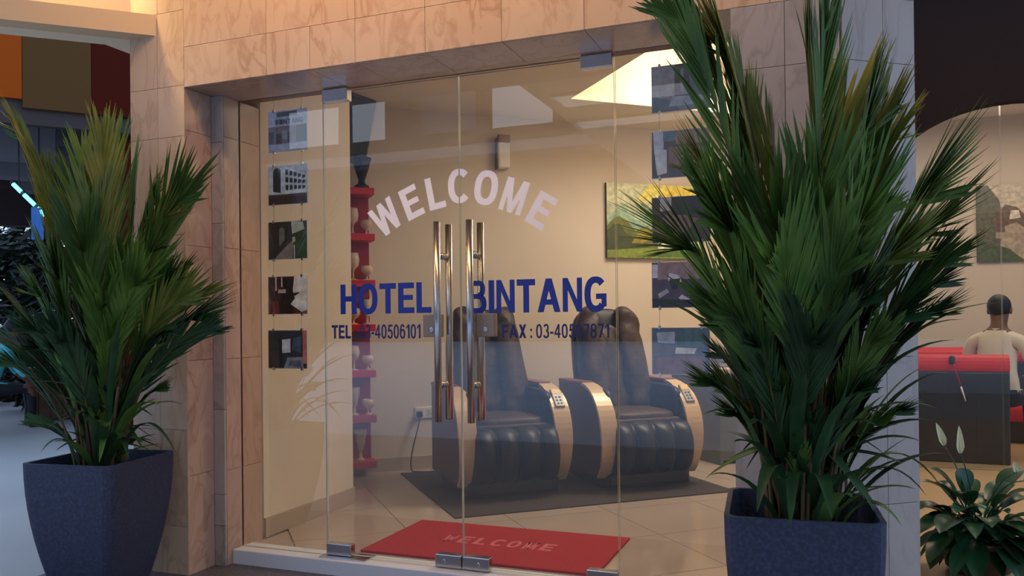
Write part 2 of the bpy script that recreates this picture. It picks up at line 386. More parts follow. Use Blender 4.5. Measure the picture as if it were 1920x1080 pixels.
# glowing panels added overhead to put pale bands into the glass reflection
PANL = mat('reflection_glow', rgb(236, 232, 226), .5, emit=(1, .96, .92, 1), estr=.75)
for i, (x0, x1, y0, y1) in enumerate(((-2.7, .4, -2.5, -2.2), (-2.6, -2.1, -1.5, -1.1), (-1.9, -1.3, -1.5, -1.1), (-.9, -.2, -1.6, -1.1))):
    t_ = tag(empty('reflection_panel', ((x0 + x1) / 2, (y0 + y1) / 2, 3.4)), ('long glowing panel added under the canopy for its reflection in the glass', 'small square glowing panel added at the left end for its reflection', 'square glowing panel added in the middle for its reflection', 'wider glowing panel added over the right for its reflection')[i], 'lamp', 'glowing panels added for reflections')
    a_, b_ = (x1 - x0) / 2, (y1 - y0) / 2
    q = MB(); q.box((-a_ - .03, -b_ - .03, -.03), (a_ + .03, b_ + .03, 0)); q.build('panel_frame', WHITEP, t_, bevel=.004)
    q = MB(); q.box((-a_, -b_, -.034), (a_, b_, -.03)); q.build('diffuser', PANL, t_)
# ---- glass panes
def pane(name, x0, x1, z0, z1, y=GY, t=.012):
    q = MB(); q.box((x0, y - t / 2, z0), (x1, y + t / 2, z1))
    q.m = [1, 1, 0, 1, 0, 1]
    return struct(q.build(name, [GLASS, EDGE]))
win1 = pane('window_1', -2.80, -2.297, .002, 2.25)
win2 = pane('window_2', -.847, -.345, .002, 2.25)
d1 = pane('door_1', -2.291, -1.5745, .012, 2.238)
d2 = pane('door_2', -1.5695, -.853, .012, 2.238)
# door furniture
def rbox(q, a, b): q.box(a, b)
def patch(parent, x0, x1, z0, z1, screws):
    q = MB(); q.box((x0, GY - .022, z0), (x1, GY + .022, z1)); o = q.build('patch_fitting', STEEL, parent, bevel=.003)
    for sx in screws:
        s_ = MB(); s_.lathe([(.009, 0), (.009, .003), (.006, .005)], n=14)
        so = s_.build('screw', STEEL, o, loc=(sx, GY - .022, (z0 + z1) / 2)); so.rotation_euler = (R(90), 0, 0)
patch(d1, -2.29, -2.155, .006, .062, []); patch(d1, -1.706, -1.5745, .006, .064, [-1.66])
patch(d2, -.99, -.855, .006, .062, [-.92]); patch(d2, -1.5695, -1.44, .006, .064, [-1.49])
patch(d1, -2.29, -2.15, 2.185, 2.246, []); patch(d2, -.995, -.855, 2.19, 2.246, [])
def spring(parent, x0, x1):
    q = MB(); q.box((x0, GY - .055, .0), (x1, GY + .055, .005)); q.build('floor_spring_cover', STEEL, parent, bevel=.002)
spring(d1, -2.31, -2.06); spring(d2, -1.07, -.83)
def handle(parent, xc):
    o = None
    for sy in (-.062, .062):
        q = MB(); q.tube([(xc, GY + sy, .672), (xc, GY + sy, 1.572)], .0165, 20)
        b = q.build('handle_bar', STEEL, parent, smooth=False)
        for p in b.data.polygons: p.use_smooth = len(p.vertices) == 4
    for z in (.835, 1.42):
        q = MB(); q.tube([(xc, GY - .06, z), (xc, GY - .008, z)], .009, 12); q.tube([(xc, GY + .008, z), (xc, GY + .06, z)], .009, 12)
        q.tube([(xc, GY - .022, z), (xc, GY - .0065, z)], .016, 14); q.tube([(xc, GY + .0065, z), (xc, GY + .022, z)], .016, 14)
        q.build('handle_standoff', STEEL, parent, smooth=True)
handle(d1, -1.661); handle(d2, -1.500)
def lock(parent, x0, x1):
    q = MB(); q.box((x0, GY - .02, 1.052), (x1, GY + .02, 1.156)); o = q.build('lock_case', STEEL_D, parent, bevel=.004)
    s_ = MB(); s_.lathe([(.011, 0), (.011, .004), (.008, .005)], n=16); c = s_.build('key_cylinder', STEEL, o, loc=((x0 + x1) / 2, GY - .02, 1.085)); c.rotation_euler = (R(90), 0, 0)
lock(d1, -1.757, -1.668); lock(d2, -1.487, -1.402)

# ---- lettering: vinyl cut letters on the outer face of the door glass
def arc(cx, cy, rx, ry, a0, a1, sx, sy, n=18):
    # a ring segment as quads, angles in degrees, stroke sx / sy on the two axes
    o = []
    for i in range(n):
        q_ = []
        for a, (p, q) in ((a0 + (a1 - a0) * i / n, (rx, ry)), (a0 + (a1 - a0) * (i + 1) / n, (rx, ry)), (a0 + (a1 - a0) * (i + 1) / n, (rx - sx, ry - sy)), (a0 + (a1 - a0) * i / n, (rx - sx, ry - sy))):
            c, d = math.cos(R(a)), math.sin(R(a)); e = .86
            q_.append((cx + p * math.copysign(abs(c) ** e, c), cy + q * math.copysign(abs(d) ** e, d)))
        o.append(q_)
    return o
def rc_(a, b, c, d): return [(a, b), (c, b), (c, d), (a, d)]
def ln_(x0, y0, x1, y1, w_): return [(x0 - w_ / 2, y0), (x0 + w_ / 2, y0), (x1 + w_ / 2, y1), (x1 - w_ / 2, y1)]
k_, h_ = .225, .19   # stem, bar
def glyph(ch):
    if ch == 'H': return [rc_(0, 0, k_, 1), rc_(.72 - k_, 0, .72, 1), rc_(k_, .42, .72 - k_, .60)]
    if ch == 'E': return [rc_(0, 0, k_, 1), rc_(k_, 0, .68, h_), rc_(k_, 1 - h_, .67, 1), rc_(k_, .43, .62, .60)]
    if ch == 'F': return [rc_(0, 0, k_, 1), rc_(k_, 1 - h_, .62, 1), rc_(k_, .40, .55, .57)]
    if ch == 'L': return [rc_(0, 0, k_, 1), rc_(k_, 0, .62, h_)]
    if ch == 'T': return [rc_(.25, 0, .25 + k_, 1 - h_), rc_(0, 1 - h_, .71, 1)]
    if ch == 'I': return [rc_(0, 0, k_, 1)]
    if ch == 'N': return [rc_(0, 0, .19, 1), rc_(.53, 0, .72, 1), [(.19, 1), (.0, 1), (.53, 0), (.72, 0)]]
    if ch == 'M': return [rc_(0, 0, .185, 1), rc_(.685, 0, .87, 1), [(.0, 1), (.25, 1), (.52, .0), (.35, .0)], [(.87, 1), (.62, 1), (.35, 0), (.52, 0)]]
    if ch == 'W': return [ln_(.11, 1, .31, 0, .22), ln_(.31, 0, .56, 1, .2), ln_(.56, 1, .81, 0, .2), ln_(.81, 0, 1.01, 1, .22)]
    if ch == 'A': return [ln_(.11, 0, .43, 1, .23), ln_(.75, 0, .43, 1, .23), rc_(.2, .22, .66, .38)]
    if ch == 'X': return [ln_(.12, 0, .60, 1, .24), ln_(.60, 0, .12, 1, .24)]
    if ch == 'O': return arc(.41, .5, .41, .52, 0, 360, .225, .19, 32)
    if ch == 'C': return arc(.41, .5, .41, .52, 42, 318, .225, .19, 26)
    if ch == 'G': return arc(.41, .5, .41, .52, 42, 318, .225, .19, 26) + [rc_(.42, .36, .80, .52), rc_(.615, .14, .80, .37)]
    if ch == 'B': return [rc_(0, 0, k_, 1), rc_(k_, 0, .42, .16), rc_(k_, .84, .40, 1), rc_(k_, .44, .42, .59)] + arc(.40, .735, .29, .265, -90, 90, .19, .155, 12) + arc(.42, .29, .32, .29, -90, 90, .20, .16, 12)
    if ch == '0': return arc(.29, .5, .29, .52, 0, 360, .16, .15, 26)
    if ch == '1': return [rc_(.20, 0, .38, 1), [(.0, .66), (.0, .80), (.20, 1), (.30, .93)]]
    if ch == '3': return arc(.27, .74, .26, .28, 165, -90, .15, .14, 14) + arc(.27, .28, .29, .30, 90, -165, .16, .14, 14)
    if ch == '4': return [rc_(.34, 0, .50, 1), rc_(0, .22, .60, .36), [(.0, .22), (.0, .36), (.36, 1), (.42, .84), (.16, .36)]]
    if ch == '5': return [rc_(.10, .86, .54, 1), [(.03, .48), (.19, .48), (.25, 1), (.10, 1)]] + arc(.27, .32, .29, .34, 130, -165, .16, .14, 18)
    if ch == '6': return arc(.29, .33, .29, .35, 0, 360, .155, .14, 24) + arc(.29, .5, .29, .52, 40, 200, .155, .14, 14)
    if ch == '7': return [rc_(0, .86, .56, 1), [(.10, 0), (.28, 0), (.56, .86), (.38, .86)]]
    if ch == '8': return arc(.29, .74, .26, .28, 0, 360, .15, .13, 20) + arc(.29, .28, .29, .30, 0, 360, .155, .14, 20)
    if ch == '-': return [rc_(.03, .30, .33, .46)]
    if ch == ':': return [rc_(.04, 0, .20, .18), rc_(.04, .50, .20, .68)]
    return []
def text_mesh(ch, off=0, ext=0):
    q = MB()
    for p in glyph(ch): q.add([(x, y, 0) for x, y in p], [tuple(range(len(p)))])
    me = bpy.data.meshes.new('letter'); me.from_pydata(q.v, [], q.f)
    xs_ = [v[0] for v in q.v]; ys_ = [v[1] for v in q.v]
    return me, min(xs_), max(xs_), min(ys_), max(ys_)
CAP = {}
def letters(word, x0, x1, z0, z1, m, parent_fn, off, gap=.18, y=GY - .0065):
    # lay the word between x0 and x1, cap height z0..z1, facing the street
    ms = [text_mesh(ch, off, .0) if ch != ' ' else None for ch in word]
    h0, h1 = 0.0, 1.0
    adv = []; x = 0; place = []
    for k in ms:
        if k is None: x += .30; place.append(None); continue
        place.append(x - k[1]); x += (k[2] - k[1]) + gap * .5
    tot = x - gap * .5; sx = (x1 - x0) / tot; sz = (z1 - z0) / (h1 - h0)
    for k, px in zip(ms, place):
        if k is None: continue
        me = k[0]
        for v in me.vertices: v.co = Vector((x0 + (v.co.x + px) * sx, y, z0 + (v.co.y - h0) * sz))
        finish_letter(me, m, parent_fn)
def finish_letter(me, m, parent_fn):
    me.materials.clear(); me.materials.append(m)
    bm = bmesh.new(); bm.from_mesh(me)
    for fi_, f_ in enumerate(bm.faces):   # pieces of a letter lie a hair apart
        for v_ in f_.verts: v_.co.y -= .00012 * (fi_ % 4)
        f_.normal_update()
        if f_.normal.y > 0: f_.normal_flip()
    r_ = bmesh.ops.extrude_face_region(bm, geom=list(bm.faces))
    for e in r_['geom']:
        if isinstance(e, bmesh.types.BMVert): e.co.y -= .0008
    xs_ = [v.co.x for v in bm.verts]
    if min(xs_) < -1.572 < max(xs_):
        bm2 = bm.copy()
        bmesh.ops.bisect_plane(bm, geom=bm.verts[:] + bm.edges[:] + bm.faces[:], plane_co=(-1.575, 0, 0), plane_no=(1, 0, 0), clear_outer=True)
        bmesh.ops.bisect_plane(bm2, geom=bm2.verts[:] + bm2.edges[:] + bm2.faces[:], plane_co=(-1.569, 0, 0), plane_no=(-1, 0, 0), clear_outer=True)
        me2 = bpy.data.meshes.new('letter'); me2.materials.append(m); bm2.to_mesh(me2); bm2.free(); link('letter', me2, d2)
        bm.to_mesh(me); bm.free(); link('letter', me, d1); return
    bm.to_mesh(me); bm.free()
    link('letter', me, parent_fn(sum(xs_) / len(xs_)))
side = lambda x: d1 if x < -1.572 else d2
letters('HOTEL', -2.205, -1.718, 1.163, 1.305, BLUE, side, .028, gap=.17)
letters('BINTANG', -1.533, -.893, 1.158, 1.304, BLUE, side, .028, gap=.17)
letters('TEL : 03-40506101', -2.256, -1.776, 1.046, 1.111, NAVY, side, .014, gap=.20)
letters('FAX : 03-40507871', -1.371, -.883, 1.046, 1.106, NAVY, side, .014, gap=.20)
wl = [('W', -1.953, 1.614, 32), ('E', -1.816, 1.676, 22), ('L', -1.693, 1.712, 11), ('C', -1.578, 1.735, 1), ('O', -1.44, 1.718, -9), ('M', -1.307, 1.672, -20), ('E', -1.18, 1.601, -32)]
for ch, x, z, a in wl:
    me, a0, a1, b0, b1 = text_mesh(ch, .03, 0); k = .150
    ca, sa = math.cos(R(a)), math.sin(R(a)); kx = k * (.84 if ch in 'WM' else .92)
    for v in me.vertices:
        px = (v.co.x - (a0 + a1) / 2) * kx; pz = (v.co.y - .5) * k
        v.co = Vector((x + px * ca - pz * sa, GY - .0065, z + px * sa + pz * ca))
    finish_letter(me, WHITEV, side)

# ---- lobby shell
fl = struct(bx('floor', (-4.3, 3.47, -.2), (.2, 9.0, -.008), TILEG))
def clip(poly, n_, d_):
    o = []
    for i in range(len(poly)):
        a, b = poly[i], poly[(i + 1) % len(poly)]; da = a.dot(n_) - d_; db = b.dot(n_) - d_
        if da <= 0: o.append(a)
        if (da < 0) != (db < 0): o.append(a + (b - a) * (da / (da - db)))
    return o
TS = .60
for i in range(-4, 9):
    for j in range(-1, 8):
        c0 = BP + W1 * (TS * i + .13) + N1 * (TS * j + .0)
        g = .0022
        P_ = [c0 + W1 * g + N1 * g, c0 + W1 * (TS - g) + N1 * g, c0 + W1 * (TS - g) + N1 * (TS - g), c0 + W1 * g + N1 * (TS - g)]
        P_ = clip(P_, Vector((0, -1, 0)), -3.472)
        if len(P_) > 2: P_ = clip(P_, -N1, (-N1).dot(BP))
        if len(P_) > 2: P_ = clip(P_, Vector((1, 0, 0)), .2)
        if len(P_) > 2: P_ = clip(P_, Vector((-1, 0, 0)), 4.2)
        if len(P_) < 3: continue
        ctr = sum(P_, Vector()) / len(P_)
        if ctr.x < -2.85 and ctr.y < 4.4: continue
        q = MB(); q.prism([(p.x, p.y) for p in P_], 2, -.008, 0); q.build('tile', TILE, fl)
def bwall(name, x0, x1, y0, y1, z0, z1, m): return struct(bx(name, (x0, y0, z0), (x1, y1, z1), m, mt=BACK))
bwall('wall_back', -1.75, 4.2, 0, .15, -.1, 3.38, WALLC)
bwall('baseboard_back', -1.75, 4.2, -.012, 0, 0, .10, BASEB)
struct(bx('wall_left', (-3.25, 3.565, -.1), (-2.80, 4.43, 2.75), WALLC))
struct(bx('baseboard_left', (-2.80, 3.565, 0), (-2.788, 4.43, .10), BASEB))
struct(bx('wall_left_return', (-4.25, 4.30, -.1), (-3.25, 4.43, 2.75), WALLC))
struct(bx('wall_right', (.2, 3.52, -.1), (.3, 8.5, 3.3), WALLC))
# ceiling with a lit tray; opening corners on the lobby grid
TC = Vector((-1.78, 5.80, 0))
def tp(a, b): return TC + W1 * a + N1 * b
CZ = 2.75
q = MB()
outer = [(-3.0, -2.2), (4.0, -2.2), (4.0, 3.3), (-3.0, 3.3)]
hole = [(0, 0), (2.2, 0), (2.2, 1.45), (0, 1.45)]
def slab(a0, b0, a1, b1, z0, z1):
    P_ = [tp(a0, b0), tp(a0, b1), tp(a1, b1), tp(a1, b0)]
    P_ = clip(P_, Vector((0, -1, 0)), -3.5)
    if len(P_) > 2: P_ = clip(P_, Vector((1, 0, 0)), .25)
    if len(P_) > 2: P_ = clip(P_, Vector((-1, -1, 0)), 0)
    if len(P_) > 2: q.prism([(p.x, p.y) for p in P_], 2, z0, z1)
RZ = CZ + .19
slab(-3, -2.2, 0, 3.3, CZ, RZ); slab(2.2, -2.2, 4, 3.3, CZ, RZ); slab(0, -2.2, 2.2, 0, CZ, RZ); slab(0, 1.45, 2.2, 3.3, CZ, RZ)
slab(-.3, -.32, 2.5, -.3, RZ, 3.3); slab(-.3, 1.75, 2.5, 1.77, RZ, 3.3); slab(-.32, -.3, -.3, 1.75, RZ, 3.3); slab(2.5, -.3, 2.52, 1.75, RZ, 3.3)
slab(-.32, -.32, 2.52, 1.77, 3.3, 3.34)
struct(q.build('ceiling', CEILC))

# ------------------------------------------------------------------ hanging photo boards behind the side panes
def kY(x, z, y=3.46): return x * y / GY, 1.117 + (z - 1.117) * y / GY
def pm(r, g, b):
    r, g, b = [min(250, int(c * 1.15 + 14)) for c in (r, g, b)]
    k = 'print_%d_%d_%d' % (r, g, b)
    return bpy.data.materials.get(k) or mat(k, rgb(r, g, b), .3, noise=(25, rgb(int(r * .82), int(g * .82), int(b * .84)), 3, .35, .65))
def photo(x0, x1, z0, z1, shapes, label, group, wires, texts=()):
    (x0, z0), (x1, z1) = kY(x0, z0), kY(x1, z1)
    y = 3.46; W, H = x1 - x0, z1 - z0
    t = empty('hanging_photo', ((x0 + x1) / 2, y, z0)); tag(t, label, 'photo', group)
    q = MB(); q.box((-W / 2, 0, 0), (W / 2, .006, H)); q.build('board', ACRYL, t, bevel=.001)
    ms = []; q = MB(); b = .012
    for k, (c, poly) in enumerate(shapes):
        m = pm(*c)
        if m not in ms: ms.append(m)
        pts = [(-W / 2 + b * W + u * W * (1 - 2 * b), -.0004 - .00015 * k, b * H + v * H * (1 - 2 * b)) for u, v in poly]
        q.add(pts, [tuple(range(len(pts)))], ms.index(m))
    q.build('print', ms, t)
    for tx, u0, u1, v0, v1, c in texts:
        off = 0
        for ch in tx:
            me, a0, a1, b0, b1 = text_mesh(ch, .02, 0)
            cw = (u1 - u0) / len(tx); me.materials.clear(); me.materials.append(pm(*c))
            for v in me.vertices:
                v.co = Vector((-W / 2 + W * (u0 + cw * off + cw * .85 * (v.co.x - a0) / (a1 - a0)), -.0035, H * (v0 + (v1 - v0) * (v.co.y - b0) / (b1 - b0))))
            link('letter', me, t); off += 1
    for wx in (-W * .36, W * .36):
        q = MB(); q.tube([(wx, .003, H), (wx, .003, H + wires)], .0008, 6)
        wo = q.build('wire', WIRE, t)
        for zz in (.0, H):
            q = MB(); q.box((wx - .005, -.003, zz - .008), (wx + .005, .009, zz + .008)); q.build('clip', STEEL, wo, bevel=.001)
def rect(c, a, b, d, e): return (c, [(a, b), (d, b), (d, e), (a, e)])
zsL = [(1.974, 2.178), (1.710, 1.905), (1.439, 1.628), (1.167, 1.356), (.898, 1.089)]
zsR = [(1.975, 2.168), (1.703, 1.898), (1.435, 1.626), (1.168, 1.358), (.893, 1.088)]
p1 = [rect((150, 152, 166), 0, 0, 1, 1), rect((178, 180, 192), 0, .62, 1, 1), rect((70, 70, 78), .22, .86, .75, .98), rect((118, 98, 100), 0, .18, 1, .62),
      rect((64, 52, 56), 0, .2, .14, .5), rect((58, 48, 52), .2, .18, .34, .44), rect((70, 56, 60), .5, .2, .6, .46), rect((44, 38, 42), .72, .2, 1, .62), rect((150, 140, 148), .36, .3, .5, .5), rect((168, 164, 178), 0, 0, 1, .18)]
p2 = [rect((176, 170, 172), 0, 0, 1, 1), (((206, 200, 198)), [(0, .3), (.42, .22), (.42, .98), (.0, .82)]), ((214, 206, 200), [(.42, .22), (1, .3), (1, .72), (.42, 1)]),
      ((48, 42, 44), [(.12, .34), (.32, .30), (.32, .9), (.24, .96), (.16, .94), (.12, .86)]), rect((58, 36, 34), 0, 0, 1, .22), rect((80, 50, 46), .0, .2, 1, .26)]
for r in range(3):
    for c in range(5):
        u = .45 + c * .11; s = 1 - c * .08; v = .36 + r * .2 * s
        p2.append(((46, 38, 42), [(u, v), (u + .075, v + .01 * c), (u + .075, v + .13 * s), (u, v + .145 * s)]))
p3 = [rect((52, 50, 50), 0, 0, 1, 1), ((112, 104, 104), [(.14, 0), (.62, 0), (.66, .46), (.56, .44)]), ((36, 34, 34), [(0, 0), (.16, 0), (.5, .5), (.5, 1), (0, 1)]),
      ((92, 90, 88), [(.28, .34), (.42, .5), (.42, .8), (.34, .86), (.28, .8)]), ((48, 66, 46), [(.64, .0), (1, 0), (1, .75), (.78, .66), (.66, .5)]), ((150, 156, 152), [(.62, .66), (.94, .78), (.9, .98), (.6, 1)]), rect((166, 166, 160), .66, .0, .69, .36), ((176, 174, 170), [(.62, .42), (.7, .46), (.7, .58), (.63, .58)])]
p4 = [rect((62, 36, 34), 0, 0, 1, 1), ((36, 24, 26), [(.3, 0), (.62, 0), (.7, .9), (.3, 1)]), ((212, 200, 196), [(.72, .3), (1, .34), (1, 1), (.68, 1), (.64, .62)]), ((226, 218, 216), [(.58, .26), (.9, .02), (1, .1), (1, .34), (.72, .44)]),
      rect((190, 180, 172), .18, .62, .22, 1), rect((200, 186, 176), .34, .72, .37, .98), rect((170, 150, 140), .26, .56, .46, .66), ((30, 30, 26), [(.58, .54), (.84, .58), (.7, .48)]), ((112, 70, 56), [(.56, 0), (1, 0), (1, .1), (.84, .04)]), rect((96, 48, 40), 0, 0, .28, .34)]
p5 = [rect((44, 46, 54), 0, 0, 1, 1), rect((60, 48, 50), 0, 0, .28, .45), ((186, 200, 214), [(.36, .4), (.58, .42), (.58, .78), (.36, .76)]), rect((216, 224, 232), .42, .46, .5, .74), ((62, 78, 104), [(.62, .5), (.86, .4), (.86, .86), (.66, .8)]),
      ((124, 128, 140), [(.4, 0), (.92, 0), (.9, .3), (.5, .28)]), ((84, 90, 104), [(.52, .06), (.86, .04), (.84, .22), (.56, .2)]), rect((176, 96, 88), .9, .12, 1, 1), rect((30, 30, 36), .28, 0, .36, .8)]
photo(-2.622, -2.39, *zsL[0], p1, 'photo of the hotel front with a name sign, topmost board behind the narrow left pane', 'photo boards behind the left pane', .06, [('BINTANG', .2, .92, .66, .78, (60, 56, 66))])
photo(-2.625, -2.392, *zsL[1], p2, 'photo of a white building with rows of dark windows and a dark arch', 'photo boards behind the left pane', .07)
photo(-2.628, -2.395, *zsL[2], p3, 'photo of a dark arcade with plants on one side', 'photo boards behind the left pane', .08)
photo(-2.632, -2.399, *zsL[3], p4, 'photo of a dark red room with a pale cloth and tall white strips', 'photo boards behind the left pane', .08)
photo(-2.635, -2.403, *zsL[4], p5, 'photo of a dark bedroom with a bright window and red edge', 'photo boards behind the left pane', .08)
q1 = [rect((134, 130, 142), 0, 0, 1, 1), rect((150, 142, 148), 0, .3, .4, 1), rect((60, 50, 54), .4, .3, .68, 1), ((96, 98, 108), [(.68, .3), (1, .3), (1, 1), (.64, 1)]), ((96, 106, 124), [(0, 0), (.5, 0), (.3, .24), (0, .36)]), ((164, 166, 180), [(.3, .1), (.8, .1), (1, .28), (.35, .32)]), rect((120, 118, 128), .5, .4, .56, .9)]
q2 = [rect((70, 46, 48), 0, 0, 1, 1), ((186, 184, 198), [(.04, .52), (.2, .5), (.22, 1), (.02, 1)]), ((206, 204, 214), [(.08, .05), (.26, .1), (.26, .6), (.04, .62)]), rect((84, 104, 120), .2, .78, .42, 1), rect((150, 108, 110), .42, .7, 1, 1), ((128, 78, 76), [(.3, .3), (.7, .2), (1, .6), (.3, .66)]), ((190, 150, 140), [(.52, .36), (.64, .4), (.62, .48), (.52, .46)]), ((40, 36, 42), [(.3, 0), (1, 0), (1, .3), (.3, .2)]), ((34, 30, 34), [(0, 0), (.1, 0), (.02, .6), (0, .6)])]
q3 = [rect((66, 50, 58), 0, 0, 1, 1), rect((166, 166, 176), .14, .7, .34, 1), ((116, 92, 98), [(0, .3), (.5, .1), (.8, .5), (.3, .7)]), rect((46, 40, 50), .36, .6, 1, 1)]
q4 = [rect((70, 62, 76), 0, 0, 1, 1), rect((132, 108, 118), .1, .62, 1, 1), ((186, 188, 206), [(.28, .6), (.52, .5), (.5, .7), (.3, .76)]), ((150, 146, 164), [(.12, .2), (.3, .34), (.26, .42), (.1, .3)]), ((196, 192, 204), [(.46, .2), (.58, .12), (.66, .18), (.52, .28)]), ((34, 36, 48), [(0, 0), (1, 0), (1, .14), (0, .2)]), rect((180, 184, 206), .0, .66, .1, .96), ((44, 40, 50), [(.3, .62), (.5, .64), (.44, .4), (.34, .4)])]
q5 = [rect((74, 88, 112), 0, 0, 1, 1), ((150, 162, 184), [(.1, .68), (.4, .66), (.4, .92), (.08, .9)]), rect((62, 92, 100), .44, .62, .94, .98), ((116, 90, 98), [(0, 0), (1, 0), (.9, .4), (.1, .4)]), ((222, 220, 226), [(.4, .44), (.74, .44), (.78, .56), (.42, .58)]), ((96, 96, 112), [(.0, .4), (.38, .42), (.4, .62), (.0, .66)]), rect((60, 70, 92), .92, .0, 1, .6)]
g = 'photo boards behind the right pane'
photo(-.694, -.455, *zsR[0], q1, 'grey photo of curtains and a pale bed, topmost board behind the right pane', g, .07)
photo(-.697, -.458, *zsR[1], q2, 'photo of a room with a white door and a reddish bed cover', g, .07)
photo(-.699, -.460, *zsR[2], q3, 'dark photo in front of the mountain painting, half hidden by palm leaves', g, .08)
photo(-.702, -.463, *zsR[3], q4, 'photo of a desk with scattered white papers, behind the palm leaf tips', g, .08)
photo(-.705, -.466, *zsR[4], q5, 'bluish photo of one white sheet on a brown table, lowest by the palm', g, .08)

# ------------------------------------------------------------------ floor mats
mt_ = tag(empty('welcome_mat', (-1.575, 3.815, 0)), 'red welcome mat with faded lettering lying just inside the glass doors', 'mat')
q = MB(); q.box((-.595, -.325, 0), (.595, .325, .012)); q.build('mat_body', MATRED, mt_, bevel=.003)
xw = -.30
for ch in 'WELCOME':
    me, a0, a1, b0, b1 = text_mesh(ch, .01, 0); ww = .088
    for v in me.vertices: v.co = Vector((xw + (v.co.x - a0) / (a1 - a0) * ww * .72, -.05 + (v.co.y - b0) / (b1 - b0) * .12, .0125))
    me.materials.clear(); me.materials.append(MATTXT); link('letter', me, mt_); xw += ww
A_, B_, C_ = Vector((-3.0, 5.39, 0)), Vector((-2.02, 4.255, 0)), Vector((-.605, 5.52, 0))
q = MB(); D_ = A_ + C_ - B_; q.prism([(p.x, p.y) for p in (B_, C_, D_, A_)], 2, 0, .008)
tag(q.build('floor_rug', MATDK, bevel=.002), 'large charcoal carpet under the two massage chairs', 'rug')

